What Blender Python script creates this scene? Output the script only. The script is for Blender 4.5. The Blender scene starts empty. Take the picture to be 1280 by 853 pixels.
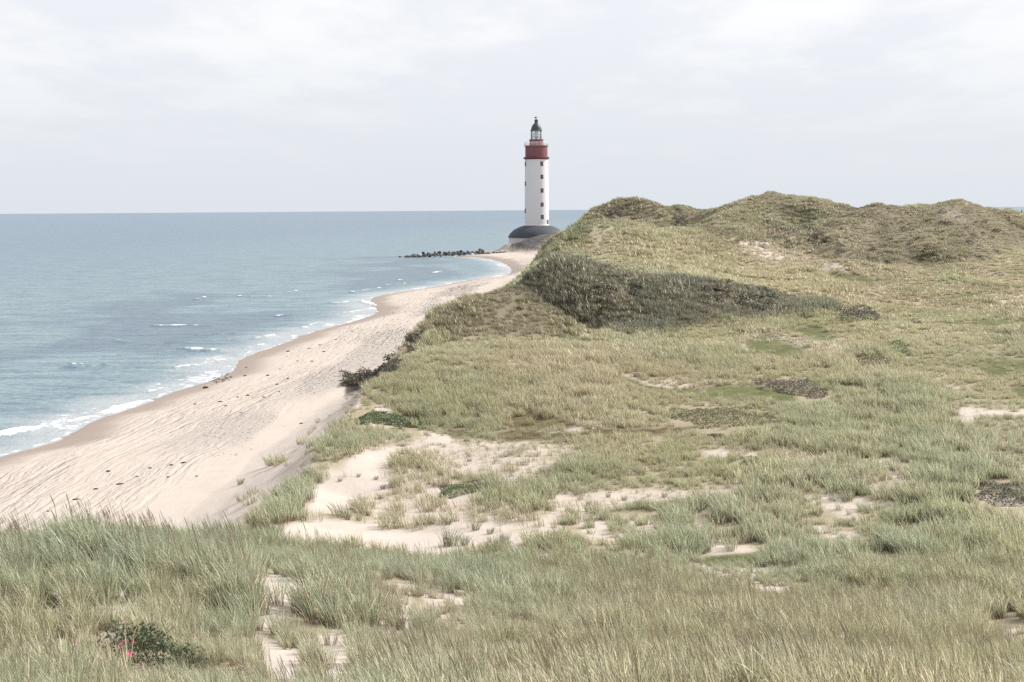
import bpy, bmesh, math, random
import numpy as np
from mathutils import Vector, Matrix

random.seed(7)
rng = np.random.default_rng(11)
scene = bpy.context.scene
COL = scene.collection
R = math.radians

# ------------------------------------------------------------------ camera
H = 16.0
FPX = 1778.0                      # focal length in pixels of a 1280 wide frame
PITCH = math.atan((426.5 - 262.5) / FPX)
ROLL = 0.0070
f0 = np.array([0, math.cos(PITCH), -math.sin(PITCH)])
u0 = np.array([0, math.sin(PITCH), math.cos(PITCH)])
r0 = np.array([1.0, 0, 0])
UP = u0 * math.cos(ROLL) + r0 * math.sin(ROLL)
RT = r0 * math.cos(ROLL) - u0 * math.sin(ROLL)
cam_d = bpy.data.cameras.new("camera")
cam = bpy.data.objects.new("camera", cam_d)
COL.objects.link(cam)
cam_d.sensor_width = 36.0
cam_d.lens = 36.0 * FPX / 1280.0
cam_d.clip_start = 0.2
cam_d.clip_end = 90000
M = Matrix(((RT[0], UP[0], -f0[0], 0), (RT[1], UP[1], -f0[1], 0), (RT[2], UP[2], -f0[2], H), (0, 0, 0, 1)))
cam.matrix_world = M
scene.camera = cam


def pt(u, v, d):
    """world point at ground distance d (along y) seen at photo pixel u, v"""
    a = (u - 640.0) / FPX
    b = -(v - 426.5) / FPX
    w = f0 + RT * a + UP * b
    return np.array([0, 0, H]) + w * (d / w[1])


def proj(x, y, z):
    px, py, pz = x, y, z - H
    zc = px * f0[0] + py * f0[1] + pz * f0[2]
    zc = np.maximum(zc, 1e-3)
    a = (px * RT[0] + py * RT[1] + pz * RT[2]) / zc
    b = (px * UP[0] + py * UP[1] + pz * UP[2]) / zc
    return 640 + a * FPX, 426.5 - b * FPX


# ------------------------------------------------------------------ noise
def _hash(ix, iy, seed):
    h = (ix.astype(np.int64) * 374761393 + iy.astype(np.int64) * 668265263 + seed * 974634777) & 0xFFFFFFFF
    h = ((h ^ (h >> 13)) * 1274126177) & 0xFFFFFFFF
    h = (h ^ (h >> 16)) & 0xFFFFFFFF
    return h / 4294967295.0


def vnoise(x, y, seed=0):
    ix = np.floor(x); iy = np.floor(y)
    fx = x - ix; fy = y - iy
    fx = fx * fx * fx * (fx * (fx * 6 - 15) + 10); fy = fy * fy * fy * (fy * (fy * 6 - 15) + 10)
    a = _hash(ix, iy, seed); b = _hash(ix + 1, iy, seed)
    c = _hash(ix, iy + 1, seed); d = _hash(ix + 1, iy + 1, seed)
    return (a + (b - a) * fx) * (1 - fy) + (c + (d - c) * fx) * fy


def fbm(x, y, octv=4, seed=0):
    s = 0; a = 0.5; t = 0
    c, sn = math.cos(0.6), math.sin(0.6)
    for i in range(octv):
        s = s + a * vnoise(x, y, seed + i * 17); t += a
        x, y = (x * c - y * sn) * 2.03 + 11.3, (x * sn + y * c) * 2.03 + 5.7
        a *= 0.5
    return s / t * 2 - 1


def sstep(a, b, x):
    t = np.clip((x - a) / (b - a), 0, 1)
    return t * t * (3 - 2 * t)


# ------------------------------------------------------------------ coast lines (x as a function of distance y)
def curve(tab):
    t = np.array(sorted(tab)); X = t[:, 0]; Y = t[:, 1]
    m = np.gradient(Y, X)
    def f(d):
        d = np.clip(d, X[0], X[-1])
        i = np.clip(np.searchsorted(X, d) - 1, 0, len(X) - 2)
        h = X[i + 1] - X[i]; s = (d - X[i]) / h
        return ((2*s**3 - 3*s**2 + 1) * Y[i] + (s**3 - 2*s**2 + s) * h * m[i] + (-2*s**3 + 3*s**2) * Y[i + 1] + (s**3 - s**2) * h * m[i + 1])
    return f


def shore_pts(lst):
    out = []
    for u, v in lst:
        q = pt(u, v, 100.0)
        d = 100.0 * H / (H - q[2])
        p = pt(u, v, d)
        out.append((d, p[0]))
    return out


xw = curve([(2, -52), (40, -42), (70, -37.5)] + shore_pts([(0, 572), (70, 553), (110, 530), (200, 497), (290, 465), (303, 449), (355, 430), (400, 413), (432, 405), (473, 389), (463, 381), (480, 369),
      (505, 365), (550, 358), (587, 351), (617, 347.5), (640, 338), (636, 333), (616, 325), (597, 322), (574, 320.5)]) + [(500, -15), (520, -13), (545, -4), (600, 10), (720, 30)])
xf = curve([(2, -38), (30, -30), (42, -24), (50, -17.5), (58, -16.0), (68, -15.9), (76, -15.8), (86, -15.5), (102, -14.6), (113, -13.8), (124, -12.4), (150, -10), (200, -8), (250, -6), (300, -2), (350, 5), (400, 9), (450, 9), (485, 2), (520, -6), (560, 4), (720, 40)])
xc = curve([(2, -32), (30, -23), (42, -17), (50, -10.5), (55, -9.6), (62, -9.5), (70, -9.6), (88, -9.9), (98, -9.3), (105, -9.0), (112, -10.2), (120, -8.6), (128, -7.2), (150, -4), (200, 3), (250, 7), (300, 11), (350, 14), (400, 16), (450, 15), (485, 7), (520, -2.6), (560, 9), (720, 46)])

# ------------------------------------------------------------------ dune heights: ground control points
P = []
def g(u, v, d): P.append(pt(u, v, d))
def w(u, d, z): P.append(np.array([pt(u, 400, d)[0], d, z]))

for u in (-500, 200, 640, 1100, 1800):
    w(u, 2.2, 14.3); w(u, 6, 13.6); w(u, 11, 11.9)
for u, v, d in [(-250, 853, 22), (0, 853, 22), (165, 853, 22), (320, 853, 22.5), (480, 853, 22.5), (640, 853, 22), (800, 853, 22), (960, 853, 22), (1120, 853, 22), (1280, 853, 22.5), (1500, 853, 23)]:
    g(u, v, d)
for u, v, d in [(0, 775, 28), (150, 765, 28), (300, 775, 29), (450, 780, 30), (640, 785, 31), (800, 785, 32), (960, 785, 32), (1120, 785, 32), (1280, 785, 32), (1500, 785, 32)]:
    g(u, v, d)
for u, v, d in [(-300, 760, 32), (-120, 735, 33), (0, 716, 34), (60, 694, 35), (110, 679, 36), (200, 692, 36.5), (270, 694, 37), (330, 698, 38), (450, 710, 40), (520, 718, 41), (640, 732, 43), (800, 728, 45), (1000, 730, 46), (1280, 726, 45), (1500, 720, 45)]:
    g(u, v, d)
for u, d, z in [(-200, 44, 5.0), (0, 44, 5.2), (150, 45, 5.0), (300, 47, 4.6), (330, 52, 3.9), (400, 51, 3.5), (520, 53, 3.5), (640, 53, 3.6), (800, 54, 3.5), (1000, 54, 3.4), (1280, 53, 3.7), (1500, 54, 4)]:
    w(u, d, z)
for q in [(328, 654, 52.5), (363, 605, 61), (388, 563, 69), (400, 650, 56), (430, 514, 86), (470, 482, 96), (505, 450, 105), (535, 415, 119), (560, 402, 122), (436, 478, 113), (470, 462, 112), (500, 452, 112),
          (430, 620, 63), (470, 560, 72), (450, 545, 79), (490, 535, 83), (600, 600, 65), (560, 570, 72), (700, 640, 58.5), (800, 605, 65), (760, 630, 60), (900, 612, 63), (640, 575, 69), (820, 580, 70),
          (1000, 650, 57), (1120, 610, 62), (1250, 625, 60), (1400, 620, 60), (1000, 562, 72), (1150, 545, 75), (1280, 545, 75), (1400, 540, 75), (640, 548, 77), (760, 540, 79), (900, 500, 89), (780, 500, 90),
          (1060, 490, 91), (1200, 482, 93), (1400, 475, 93), (600, 480, 97), (700, 470, 100), (560, 440, 108), (640, 440, 112), (760, 450, 108), (850, 455, 107), (950, 432, 115), (1080, 435, 113), (1200, 430, 114), (1400, 425, 115),
          (900, 425, 124), (1040, 402, 134), (1200, 400, 135), (1400, 400, 135)]:
    g(*q)
# knob in front of the dark dune
for q in [(590, 386, 126), (622, 371, 130), (647, 370, 132), (672, 384, 132), (700, 402, 130), (740, 421, 127), (620, 405, 121), (680, 425, 120)]:
    g(*q)
for u, d, z in [(560, 146, 4.0), (600, 150, 4.3), (575, 170, 3.2)]:
    w(u, d, z)
# dark dune: foot and crest, valley behind
for q in [(665, 394, 136), (712, 408, 132.5), (745, 420, 129), (790, 421, 129), (842, 418, 131), (880, 409, 134), (930, 401, 138), (960, 396, 141),
          (640, 358, 144), (665, 339, 147), (690, 326, 147), (725, 327, 147), (746, 336, 146), (790, 344, 145), (850, 355, 146), (881, 354, 148), (920, 356, 150), (955, 366, 150), (975, 376, 149), (1000, 384, 149), (1040, 386, 149), (1095, 388, 149), (1125, 396, 147)]:
    g(*q)
for u, d, z in [(640, 158, 6.0), (690, 163, 7.3), (740, 163, 7.0), (790, 163, 6.4), (850, 164, 6.0), (900, 165, 5.8), (1000, 164, 5.0), (1100, 163, 4.8)]:
    w(u, d, z)
# pale grassy hill behind it
for q in [(740, 326, 187), (700, 304, 217), (725, 290, 227), (757, 285, 234), (800, 285, 234), (840, 296, 230), (900, 306, 225), (950, 317, 220), (800, 334, 195), (900, 344, 185), (1000, 362, 170), (1150, 378, 165), (1280, 384, 160), (1450, 385, 160),
          (1280, 344, 195), (1150, 344, 200), (1000, 344, 198)]:
    g(*q)
for u, d, z in [(672, 217, 6.5), (645, 222, 3.6), (690, 240, 9), (725, 262, 10.3), (800, 262, 10.6), (660, 270, 4)]:
    w(u, d, z)
# far left dune and the long ridge
for q in [(721, 289, 300), (740, 276, 305), (763, 259, 310), (790, 256, 315), (815, 255, 315), (835, 260, 312), (861, 266, 308), (760, 287, 284), (820, 281, 284),
          (880, 267, 300), (900, 259, 300), (930, 250, 300), (959, 243.5, 300), (989, 246, 300), (1019, 249, 300), (1048, 256, 300), (1078, 262, 298), (1108, 263, 298), (1152, 262, 300), (1167, 259, 302), (1182, 254, 303), (1197, 259, 304),
          (1212, 271, 306), (1227, 276, 308), (1241, 272, 330), (1260, 273, 330), (1271, 277, 326), (1285, 281, 322), (1320, 287, 320), (1420, 290, 320),
          (900, 292, 262), (950, 290, 258), (1000, 300, 245), (1060, 322, 225), (1100, 298, 252), (1160, 303, 248), (1200, 290, 266), (1260, 298, 262), (1150, 322, 226), (1280, 320, 228), (1420, 320, 230)]:
    g(*q)
for u, d, z in [(700, 302, 9.5), (680, 306, 5.5), (660, 310, 3.5), (700, 340, 5), (790, 345, 10), (870, 345, 11), (960, 340, 13), (1100, 340, 11), (1180, 340, 12), (1250, 365, 10), (1420, 360, 10),
                (660, 400, 3.2), (750, 400, 5), (1000, 420, 6), (1300, 430, 5.5), (1500, 430, 5)]:
    w(u, d, z)
# dark bank and flat ground at the lighthouse
for q in [(652, 305, 501), (660, 299, 500), (668, 293, 500), (680, 288.5, 500), (700, 287, 499), (712, 290, 497), (728, 292, 494), (640, 306.5, 499), (652, 307, 494), (672, 308.5, 486), (690, 308.5, 484), (720, 306, 482), (632, 306, 503), (624, 307, 505)]:
    g(*q)
for u, d, z in [(620, 515, 3.4), (634, 522, 3.9), (660, 512, 5.0), (690, 512, 6.5), (671, 520, 4.2), (700, 530, 4.2), (650, 545, 3.5), (740, 545, 4), (640, 470, 2.8), (690, 465, 3.0), (740, 460, 3.5), (671, 620, 1), (800, 520, 5), (1000, 560, 4), (1500, 560, 4)]:
    w(u, d, z)
P = np.array(P)


def _e(x, y):
    y = np.maximum(y, 1.5)
    return np.stack([x / y, np.log(y)], -1)


CE = _e(P[:, 0], P[:, 1])
CC = 0.012
_A = np.sqrt(((CE[:, None] - CE[None]) ** 2).sum(-1) + CC ** 2)
_n = len(P)
_S = np.zeros((_n + 1, _n + 1))
_S[:_n, :_n] = _A - np.eye(_n) * 0.004
_S[:_n, _n] = 1; _S[_n, :_n] = 1
_W = np.linalg.solve(_S, np.append(P[:, 2], 0))


def rbf(x, y):
    e = _e(x, y)
    out = np.empty(len(x))
    for i in range(0, len(x), 20000):
        q = e[i:i + 20000]
        dd = np.sqrt((q[:, None, 0] - CE[None, :, 0]) ** 2 + (q[:, None, 1] - CE[None, :, 1]) ** 2 + CC ** 2)
        out[i:i + 20000] = dd @ _W[:_n] + _W[_n]
    return out


SPURS = []
for (a1, b1, c1, a2, b2, c2, hh_, wd_) in [(600, 372, 127, 650, 368, 131, 0.55, 2.6), (652, 368, 131, 712, 406, 129.5, 0.6, 1.5), (650, 375, 137, 730, 405, 135, -1.5, 2.2), (560, 416, 118, 720, 426, 124, -0.7, 2.5), (590, 360, 150, 640, 352, 139, -1.5, 3.0), (1118, 262, 300, 1150, 262, 300, -0.9, 5), (1085, 262, 300, 1205, 262, 303, -0.95, 8.0), (1078, 262, 299, 1070, 290, 270, -1.4, 4), (1020, 300, 250, 1050, 330, 222, 1.3, 4), (1225, 275, 308, 1228, 280, 302, -1.0, 4), (1105, 268, 288, 1035, 322, 238, 2.6, 5.0), (1000, 276, 280, 1050, 318, 240, -1.6, 4.0), (1180, 262, 292, 1150, 310, 240, 2.0, 6.0), (930, 256, 285, 905, 292, 255, 1.8, 6.0), (870, 272, 295, 845, 292, 262, -2.0, 5.0), (1240, 285, 290, 1215, 325, 235, 1.8, 7.0), (960, 255, 280, 975, 300, 245, -1.5, 5.0), (790, 262, 300, 775, 285, 275, -1.5, 4.0)]:
    p1 = pt(a1, b1, c1); p2 = pt(a2, b2, c2)
    SPURS.append((p1[0], p1[1], p2[0], p2[1], hh_, wd_))


def wob(y):
    return 0.8 * fbm(y * 0.13, y * 0.0 + 3.1, 3, 5)


def height(x, y):
    x = np.asarray(x, float); y = np.asarray(y, float)
    zd = rbf(x, y)
    far = np.clip(y / 140.0, 0.3, 1.6)
    grow = sstep(3, 16, y)
    zd = zd + grow * (0.20 * fbm(x / 4.5, y / 4.5, 3, 1) + 0.45 * far * fbm(x / 17.0, y / 17.0, 3, 2) * sstep(50, 160, y) + sstep(150, 230, y) * (1.7 * fbm(x / 20.0 + y / 60.0, y / 34.0, 3, 12) + 2.0 * (np.abs(fbm(x / 10.0, y / 16.0, 3, 13)) - 0.2)) + 0.035 * fbm(x / 0.8, y / 0.8, 3, 9))
    for ax, ay, bx, by, hh_, wd_ in SPURS:
        m_ = (y > min(ay, by) - 40) & (y < max(ay, by) + 40)
        if m_.any():
            dx_, dy_ = bx - ax, by - ay
            t_ = np.clip(((x[m_] - ax) * dx_ + (y[m_] - ay) * dy_) / (dx_ * dx_ + dy_ * dy_), 0, 1)
            d_ = np.hypot(x[m_] - ax - t_ * dx_, (y[m_] - ay - t_ * dy_) * 0.6)
            zd[m_] += hh_ * np.exp(-(d_ / wd_) ** 2)
    w_ = xw(y); f_ = xf(y) + wob(y) * sstep(45, 60, y); c_ = xc(y) + 0.8 * wob(y * 1.7 + 40) * sstep(50, 60, y)
    s = (x - w_) / np.maximum(f_ - w_, 1.0)
    zb = np.where(s < 0, 0.055 * (x - w_), 1.25 * np.power(np.clip(s, 0, 1), 0.7))
    zb = np.maximum(zb, -3.0)
    zb = zb + sstep(0.12, 0.35, s) * (0.05 * fbm(x / 2.2, y / 5.0, 3, 4))
    t = np.clip((x - f_) / np.maximum(c_ - f_, 0.6), 0, 1)
    t = np.where(t > 0, 0.35 * t + 0.65 * t ** 1.8, 0)
    # runnels and slipped sand on the face of the dune edge
    z = zb * (1 - t) + zd * t + 0.10 * fbm(x / 1.2, y / 3.0, 3, 8) * t * (1 - t) * 4
    k = sstep(570, 700, y)
    z = z * (1 - k) + k * -2.0
    k = sstep(330, 460, x) * sstep(60, 200, y)
    z = z * (1 - k) + k * -2.0
    return z


# ------------------------------------------------------------------ ground cover map (regions as seen on the ground)
COVER = [
    # kind, polygon in photo pixels of the surveyed ground, distance range, softness in pixels
    ('sand', [(395, 612), (411, 588), (440, 572), (452, 564), (477, 556), (502, 564), (494, 582), (497, 607), (464, 632), (420, 647), (385, 640)], 45, 90, 7),
    ('sand', [(340, 672), (370, 655), (404, 645), (468, 652), (521, 664), (553, 664), (616, 651), (640, 658), (600, 684), (560, 690), (521, 695), (471, 692), (436, 688), (380, 690)], 45, 80, 6),
    ('thin', [(500, 575), (560, 600), (600, 640), (560, 662), (470, 650), (450, 630), (495, 610)], 45, 80, 12),
    ('thin', [(600, 545), (640, 553), (715, 560), (715, 568), (640, 572), (560, 565)], 55, 95, 6),
    ('thin', [(470, 550), (560, 552), (700, 575), (640, 600), (540, 590)], 55, 95, 10),
    ('thin', [(610, 640), (700, 650), (690, 668), (600, 680)], 45, 80, 8),
    ('pale', [(528, 540), (560, 545), (570, 556), (530, 552)], 60, 100, 4),
    ('thin', [(672, 640), (705, 618), (790, 612), (850, 613), (925, 611), (940, 617), (880, 625), (800, 632), (720, 640)], 45, 85, 5),
    ('thin', [(870, 565), (930, 560), (1065, 573), (1045, 583), (960, 577), (880, 570)], 50, 95, 5),
    ('thin', [(1055, 604), (1140, 602), (1135, 611), (1065, 612)], 45, 85, 4),
    ('sand', [(1145, 517), (1210, 512), (1290, 514), (1290, 520), (1200, 520)], 60, 105, 3),
    ('sand', [(1160, 526), (1215, 523), (1215, 531), (1170, 532)], 60, 105, 3),
    ('moss', [(553, 537), (640, 541), (700, 540), (760, 536), (875, 533), (850, 545), (740, 549), (640, 551), (565, 546)], 60, 100, 3),
    ('moss', [(640, 520), (700, 522), (735, 532), (690, 540), (640, 540)], 60, 100, 6),
    ('mossg', [(885, 484), (930, 480), (985, 492), (1000, 500), (940, 501), (880, 498)], 70, 120, 4),
    ('mossg', [(770, 470), (830, 486), (885, 492), (885, 499), (810, 488)], 70, 120, 3),
    ('sand', [(770, 467), (812, 478), (840, 484), (812, 484)], 70, 120, 3),
    ('mossg', [(1030, 479), (1080, 482), (1112, 490), (1115, 500), (1070, 491), (1035, 487)], 70, 120, 3),
    ('mossg', [(985, 535), (1060, 524), (1170, 514), (1175, 521), (1080, 534), (1000, 540)], 60, 105, 4),
    ('moss', [(1165, 566), (1290, 564), (1290, 574), (1180, 573)], 55, 95, 3),
    ('mossg', [(875, 698), (920, 693), (955, 695), (950, 705), (885, 708)], 40, 65, 3),
    ('mossg', [(930, 428), (955, 418), (1000, 430), (1030, 450), (985, 455), (940, 444)], 90, 150, 5),
    ('thin', [(910, 420), (950, 410), (1070, 425), (1060, 448), (1000, 450), (930, 440)], 90, 150, 8),
    ('mossg', [(986, 410), (1020, 407), (1048, 420), (1040, 428), (1000, 424)], 90, 150, 4),
    ('mossg', [(1218, 456), (1240, 451), (1300, 452), (1300, 474), (1240, 472)], 85, 140, 4),
    ('mossg', [(1262, 486), (1300, 484), (1300, 498), (1270, 496)], 75, 130, 3),
    ('mossg', [(1015, 341), (1060, 340), (1096, 350), (1090, 356), (1040, 352)], 150, 260, 3),
    ('thin', [(918, 303), (950, 300), (1000, 312), (1060, 330), (1062, 341), (1010, 338), (960, 325), (925, 315)], 170, 280, 5),
    ('thin', [(1240, 372), (1300, 366), (1300, 386), (1250, 388)], 140, 230, 8),
    ('thin', [(1172, 264), (1200, 266), (1212, 280), (1190, 278)], 240, 320, 4),
    ('mossg', [(1170, 371), (1200, 367), (1232, 366), (1230, 371), (1190, 374)], 140, 220, 2),
    ('mossg', [(1240, 389), (1300, 385), (1300, 391), (1250, 393)], 130, 200, 2),
    ('mossg', [(1155, 401), (1300, 399), (1300, 408), (1180, 408)], 110, 170, 3),
    # eroded dark soil
    ('soil', [(432, 470), (450, 459), (475, 458), (490, 450), (505, 452), (494, 468), (470, 474), (440, 494), (430, 496)], 95, 130, 3),
    ('soil', [(505, 432), (540, 404), (548, 404), (520, 440), (506, 452)], 95, 135, 4),
    ('soil', [(615, 359), (637, 349), (666, 326), (688, 316), (697, 319), (684, 332), (657, 349), (642, 360)], 122, 165, 1.2),  # dark soil wedge, also painting in the shade of the left flank
    ('soil', [(700, 300), (706, 292), (712, 298), (706, 306)], 190, 240, 3),
    ('soil', [(752, 268), (770, 258), (792, 262), (782, 276), (760, 278)], 270, 330, 4),
    ('bank', [(634, 309), (648, 296), (680, 280), (712, 278), (745, 286), (730, 312), (690, 314), (652, 312)], 465, 516, 1.2),
    # heath and dark grass, with some slope shade put into the tint
    ('heath', [(625, 358), (690, 316), (746, 322), (800, 333), (881, 345), (960, 358), (1000, 377), (1050, 380), (1048, 394), (950, 400), (880, 405), (842, 414), (790, 420), (745, 418), (712, 404), (672, 380), (650, 362)], 128, 160, 5),
    ('scrub', [(740, 322), (762, 326), (770, 338), (748, 336)], 135, 160, 4),
    ('scrub', [(700, 365), (760, 352), (860, 350), (960, 358), (1005, 378), (1040, 382), (1040, 392), (990, 394), (930, 390), (850, 372), (760, 366)], 138, 160, 7),
    ('dark', [(720, 286), (763, 252), (815, 248), (862, 262), (900, 256), (900, 280), (855, 296), (800, 276), (760, 282)], 240, 330, 5),
    ('dark', [(862, 262), (960, 238), (1020, 244), (1078, 258), (1215, 256), (1290, 266), (1300, 300), (1200, 345), (1080, 340), (960, 298), (880, 296)], 215, 335, 8),
    ('scrub', [(1149, 311), (1160, 308), (1176, 314), (1172, 325), (1150, 325)], 210, 260, 3),
    ('scrub', [(838, 268), (862, 272), (858, 292), (840, 290)], 260, 312, 3),
    ('dark', [(992, 277), (1010, 274), (1066, 318), (1060, 324), (1020, 310)], 215, 305, 5),  # shadow on the left-facing side of the hollow, painted as darker grass
    ('slopeshade', [(1000, 280), (1012, 280), (1062, 318), (1050, 322)], 215, 305, 5),  # same shadowed slope, painted again with heath tint and scrub
    ('darkl', [(528, 412), (560, 390), (600, 366), (630, 355), (655, 360), (690, 382), (728, 408), (700, 421), (640, 420), (580, 420)], 117, 140, 4),  # brown knob grass, darkened further for the shading of its face
    ('green', [(320, 660), (385, 572), (430, 525), (445, 540), (480, 545), (540, 552), (520, 566), (470, 556), (420, 580), (395, 612), (380, 650)], 45, 95, 6),
    ('green', [(-50, 690), (100, 650), (330, 660), (520, 690), (640, 700), (660, 760), (560, 790), (300, 775), (-50, 750)], 20, 50, 40),
    ('green', [(860, 690), (1150, 675), (1160, 700), (1000, 715), (860, 715)], 38, 62, 12),
    ('dry', [(700, 300), (800, 278), (900, 300), (1060, 330), (1290, 340), (1290, 400), (1110, 395), (1000, 372), (880, 342), (760, 325), (690, 318)], 155, 245, 8),
    ('dry', [(620, 440), (760, 440), (880, 470), (860, 520), (700, 535), (620, 520)], 75, 125, 20),
    ('dry', [(720, 740), (1500, 720), (1500, 1100), (560, 1100), (640, 800)], 12, 48, 45),
    # small open sand patches on the near dune
    ('sand', [(145, 712), (165, 712), (168, 735), (150, 745), (142, 730)], 20, 50, 4),
    ('sand', [(318, 722), (342, 712), (368, 720), (362, 738), (335, 742)], 20, 55, 5),
    ('sand', [(325, 795), (372, 802), (380, 835), (350, 850), (330, 830)], 18, 50, 5),
    ('sand', [(395, 790), (425, 782), (435, 815), (470, 853), (480, 900), (410, 900), (405, 830)], 18, 50, 5),
    ('thin', [(530, 735), (580, 740), (590, 765), (545, 770)], 20, 50, 6),
    ('thin', [(465, 735), (510, 730), (520, 760), (480, 765)], 20, 50, 6),
    ('bare', [(788, 815), (815, 812), (822, 832), (795, 836)], 18, 40, 5),
    ('bare', [(1225, 745), (1275, 745), (1270, 765), (1230, 765)], 20, 48, 6),
]


CLEAR = [
 ([(445, 518), (468, 514), (500, 517), (534, 529), (530, 548), (490, 546), (450, 540)], 66, 100), ([(436, 462), (460, 450), (500, 446), (500, 462), (470, 470), (440, 480)], 98, 125),
 ([(828, 512), (870, 508), (940, 511), (976, 522), (970, 543), (900, 546), (840, 538)], 65, 105), ([(938, 478), (980, 474), (1020, 480), (1047, 494), (1030, 508), (970, 503)], 70, 115),
 ([(1036, 386), (1045, 375), (1070, 369), (1092, 371), (1104, 380), (1104, 398), (1050, 400)], 132, 160), ([(1212, 620), (1235, 602), (1300, 602), (1300, 645), (1240, 650)], 46, 75),
 ([(1064, 450), (1080, 440), (1108, 443), (1122, 455), (1105, 468), (1070, 464)], 85, 135), ([(548, 617), (570, 606), (612, 602), (618, 620), (580, 634), (555, 634)], 53, 80), ([(915, 580), (935, 568), (950, 570), (955, 590), (925, 594)], 55, 85),
 ([(545, 672), (600, 672), (600, 700), (545, 702)], 45, 80)]
COVER += [('clear', a, b, c, 3) for a, b, c in CLEAR]
COVER.append(('rose', [(118, 800), (150, 790), (185, 802), (215, 832), (232, 862), (240, 905), (150, 905), (120, 850)], 18, 36, 5))


def poly_sd(u, v, poly):
    """signed distance in pixels, negative inside"""
    n = len(poly)
    ins = np.zeros(u.shape, bool)
    dm = np.full(u.shape, 1e9)
    for i in range(n):
        x1, y1 = poly[i]; x2, y2 = poly[(i + 1) % n]
        dx, dy = x2 - x1, y2 - y1
        t = np.clip(((u - x1) * dx + (v - y1) * dy) / (dx * dx + dy * dy), 0, 1)
        dm = np.minimum(dm, (u - x1 - t * dx) ** 2 + ((v - y1 - t * dy)) ** 2)
        if y1 != y2:
            c = ((y1 > v) != (y2 > v)) & (u < dx * (v - y1) / dy + x1)
            ins ^= c
    d = np.sqrt(dm)
    return np.where(ins, -d, d)


def cover(x, y, z):
    u, v = proj(x, y, z)
    n1 = fbm(x / (0.02 * y + 0.6), y / (0.06 * y + 1.0), 3, 21)
    n2 = fbm(x / 1.3, y / 2.2, 3, 22)
    out = {}
    for kind, poly, d1, d2, soft in COVER:
        if d1 <= 20 and kind in ('sand', 'thin', 'bare'):
            mv = sum(p[1] for p in poly) / len(poly)
            poly = [(a, b + (36 if b > mv else 6)) for a, b in poly]
        us = [p[0] for p in poly]; vs = [p[1] for p in poly]
        m = (u > min(us) - 25) & (u < max(us) + 25) & (v > min(vs) - 20) & (v < max(vs) + 20) & (y > d1) & (y < d2)
        if kind not in out: out[kind] = np.zeros(x.shape)
        if not m.any(): continue
        sd = poly_sd(u[m], v[m], poly)
        nf = 2.6 if d1 <= 20 else 1.0
        val = sstep(soft, -soft, sd + nf * soft * (1.1 * n1[m] + 0.8 * n2[m]))
        out[kind][m] = np.maximum(out[kind][m], val)
    # the beach and the bare face of the dune edge
    c_ = xc(y) + 0.8 * wob(y * 1.7 + 40) * sstep(50, 60, y)
    f_ = xf(y) + wob(y) * sstep(45, 60, y)
    edge = c_ + 0.5 * n2 * np.clip(y / 80, 0.6, 3)
    out['beach'] = 1 - sstep(-0.25, 0.25, (x - edge) / np.clip(y / 70, 0.7, 4)) 
    out['beach'] = np.where(y < 47, 1 - sstep(-1, 1, x - (c_ - 3)), out['beach'])
    tt = (x - f_) / np.maximum(c_ - f_, 0.6)
    # beyond the knob the seaward slope is grassed
    out['beach'] = np.where((y > 122) & (y < 470), 1 - sstep(0.2, 0.6, tt + 0.2 * n2), out['beach'])
    # tufts on the upper part of the slipped face
    out['face'] = sstep(0.0, 0.25, tt) * sstep(1.05, 0.9, tt) * sstep(0.62, 0.75, vnoise(x / 0.8, y / 2.5, 31)) * sstep(0.2, 0.7, tt) * (y > 47) * (y < 122)
    lh = (y > 455) & (y < 700)
    out['beach'] = np.where(lh, np.where(out.get('bank', 0) > 0.5, 0.0, 1.0), out['beach'])
    return out, n1, n2


# ------------------------------------------------------------------ mesh helpers
def mesh_from(name, V, F, smooth=True):
    me = bpy.data.meshes.new(name)
    V = np.asarray(V, np.float32)
    if isinstance(F, np.ndarray):
        k = F.shape[1]
        me.vertices.add(len(V)); me.vertices.foreach_set('co', V.ravel())
        me.loops.add(F.size); me.loops.foreach_set('vertex_index', F.ravel().astype(np.int32))
        me.polygons.add(len(F)); me.polygons.foreach_set('loop_start', np.arange(0, F.size, k, dtype=np.int32))
        me.update(calc_edges=True)
    else:
        me.from_pydata(V.tolist(), [], [list(map(int, f)) for f in F])
    if smooth:
        me.polygons.foreach_set('use_smooth', np.ones(len(me.polygons), bool))
    me.validate(clean_customdata=False)
    return me


def link(name, me, mat=None, parent=None):
    o = bpy.data.objects.new(name, me)
    COL.objects.link(o)
    if mat is not None: me.materials.append(mat)
    if parent is not None: o.parent = parent
    return o


def empty(name, loc, rz=0):
    o = bpy.data.objects.new(name, None)
    o.empty_display_size = 0.3
    o.location = loc; o.rotation_euler = (0, 0, rz)
    COL.objects.link(o)
    return o


def tag(o, label=None, cat=None, group=None, kind=None):
    if label: o['label'] = label
    if cat: o['category'] = cat
    if group: o['group'] = group
    if kind: o['kind'] = kind
    return o


def fattr(me, name, arr):
    a = me.attributes.new(name, 'FLOAT', 'POINT')
    a.data.foreach_set('value', np.asarray(arr, np.float32).ravel())


def grid_faces(nr, nc):
    i = np.arange(nr * nc).reshape(nr, nc)
    return np.stack([i[:-1, :-1], i[:-1, 1:], i[1:, 1:], i[1:, :-1]], -1).reshape(-1, 4)


def lathe(prof, seg=48, cap=True):
    V = []; F = []
    n = len(prof)
    for r, z in prof:
        for k in range(seg):
            a = 2 * math.pi * k / seg
            V.append((r * math.cos(a), r * math.sin(a), z))
    for i in range(n - 1):
        for k in range(seg):
            k2 = (k + 1) % seg
            F.append((i * seg + k, i * seg + k2, (i + 1) * seg + k2, (i + 1) * seg + k))
    if cap:
        F.append(tuple(range(seg))[::-1]); F.append(tuple((n - 1) * seg + k for k in range(seg)))
    return V, F


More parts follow.
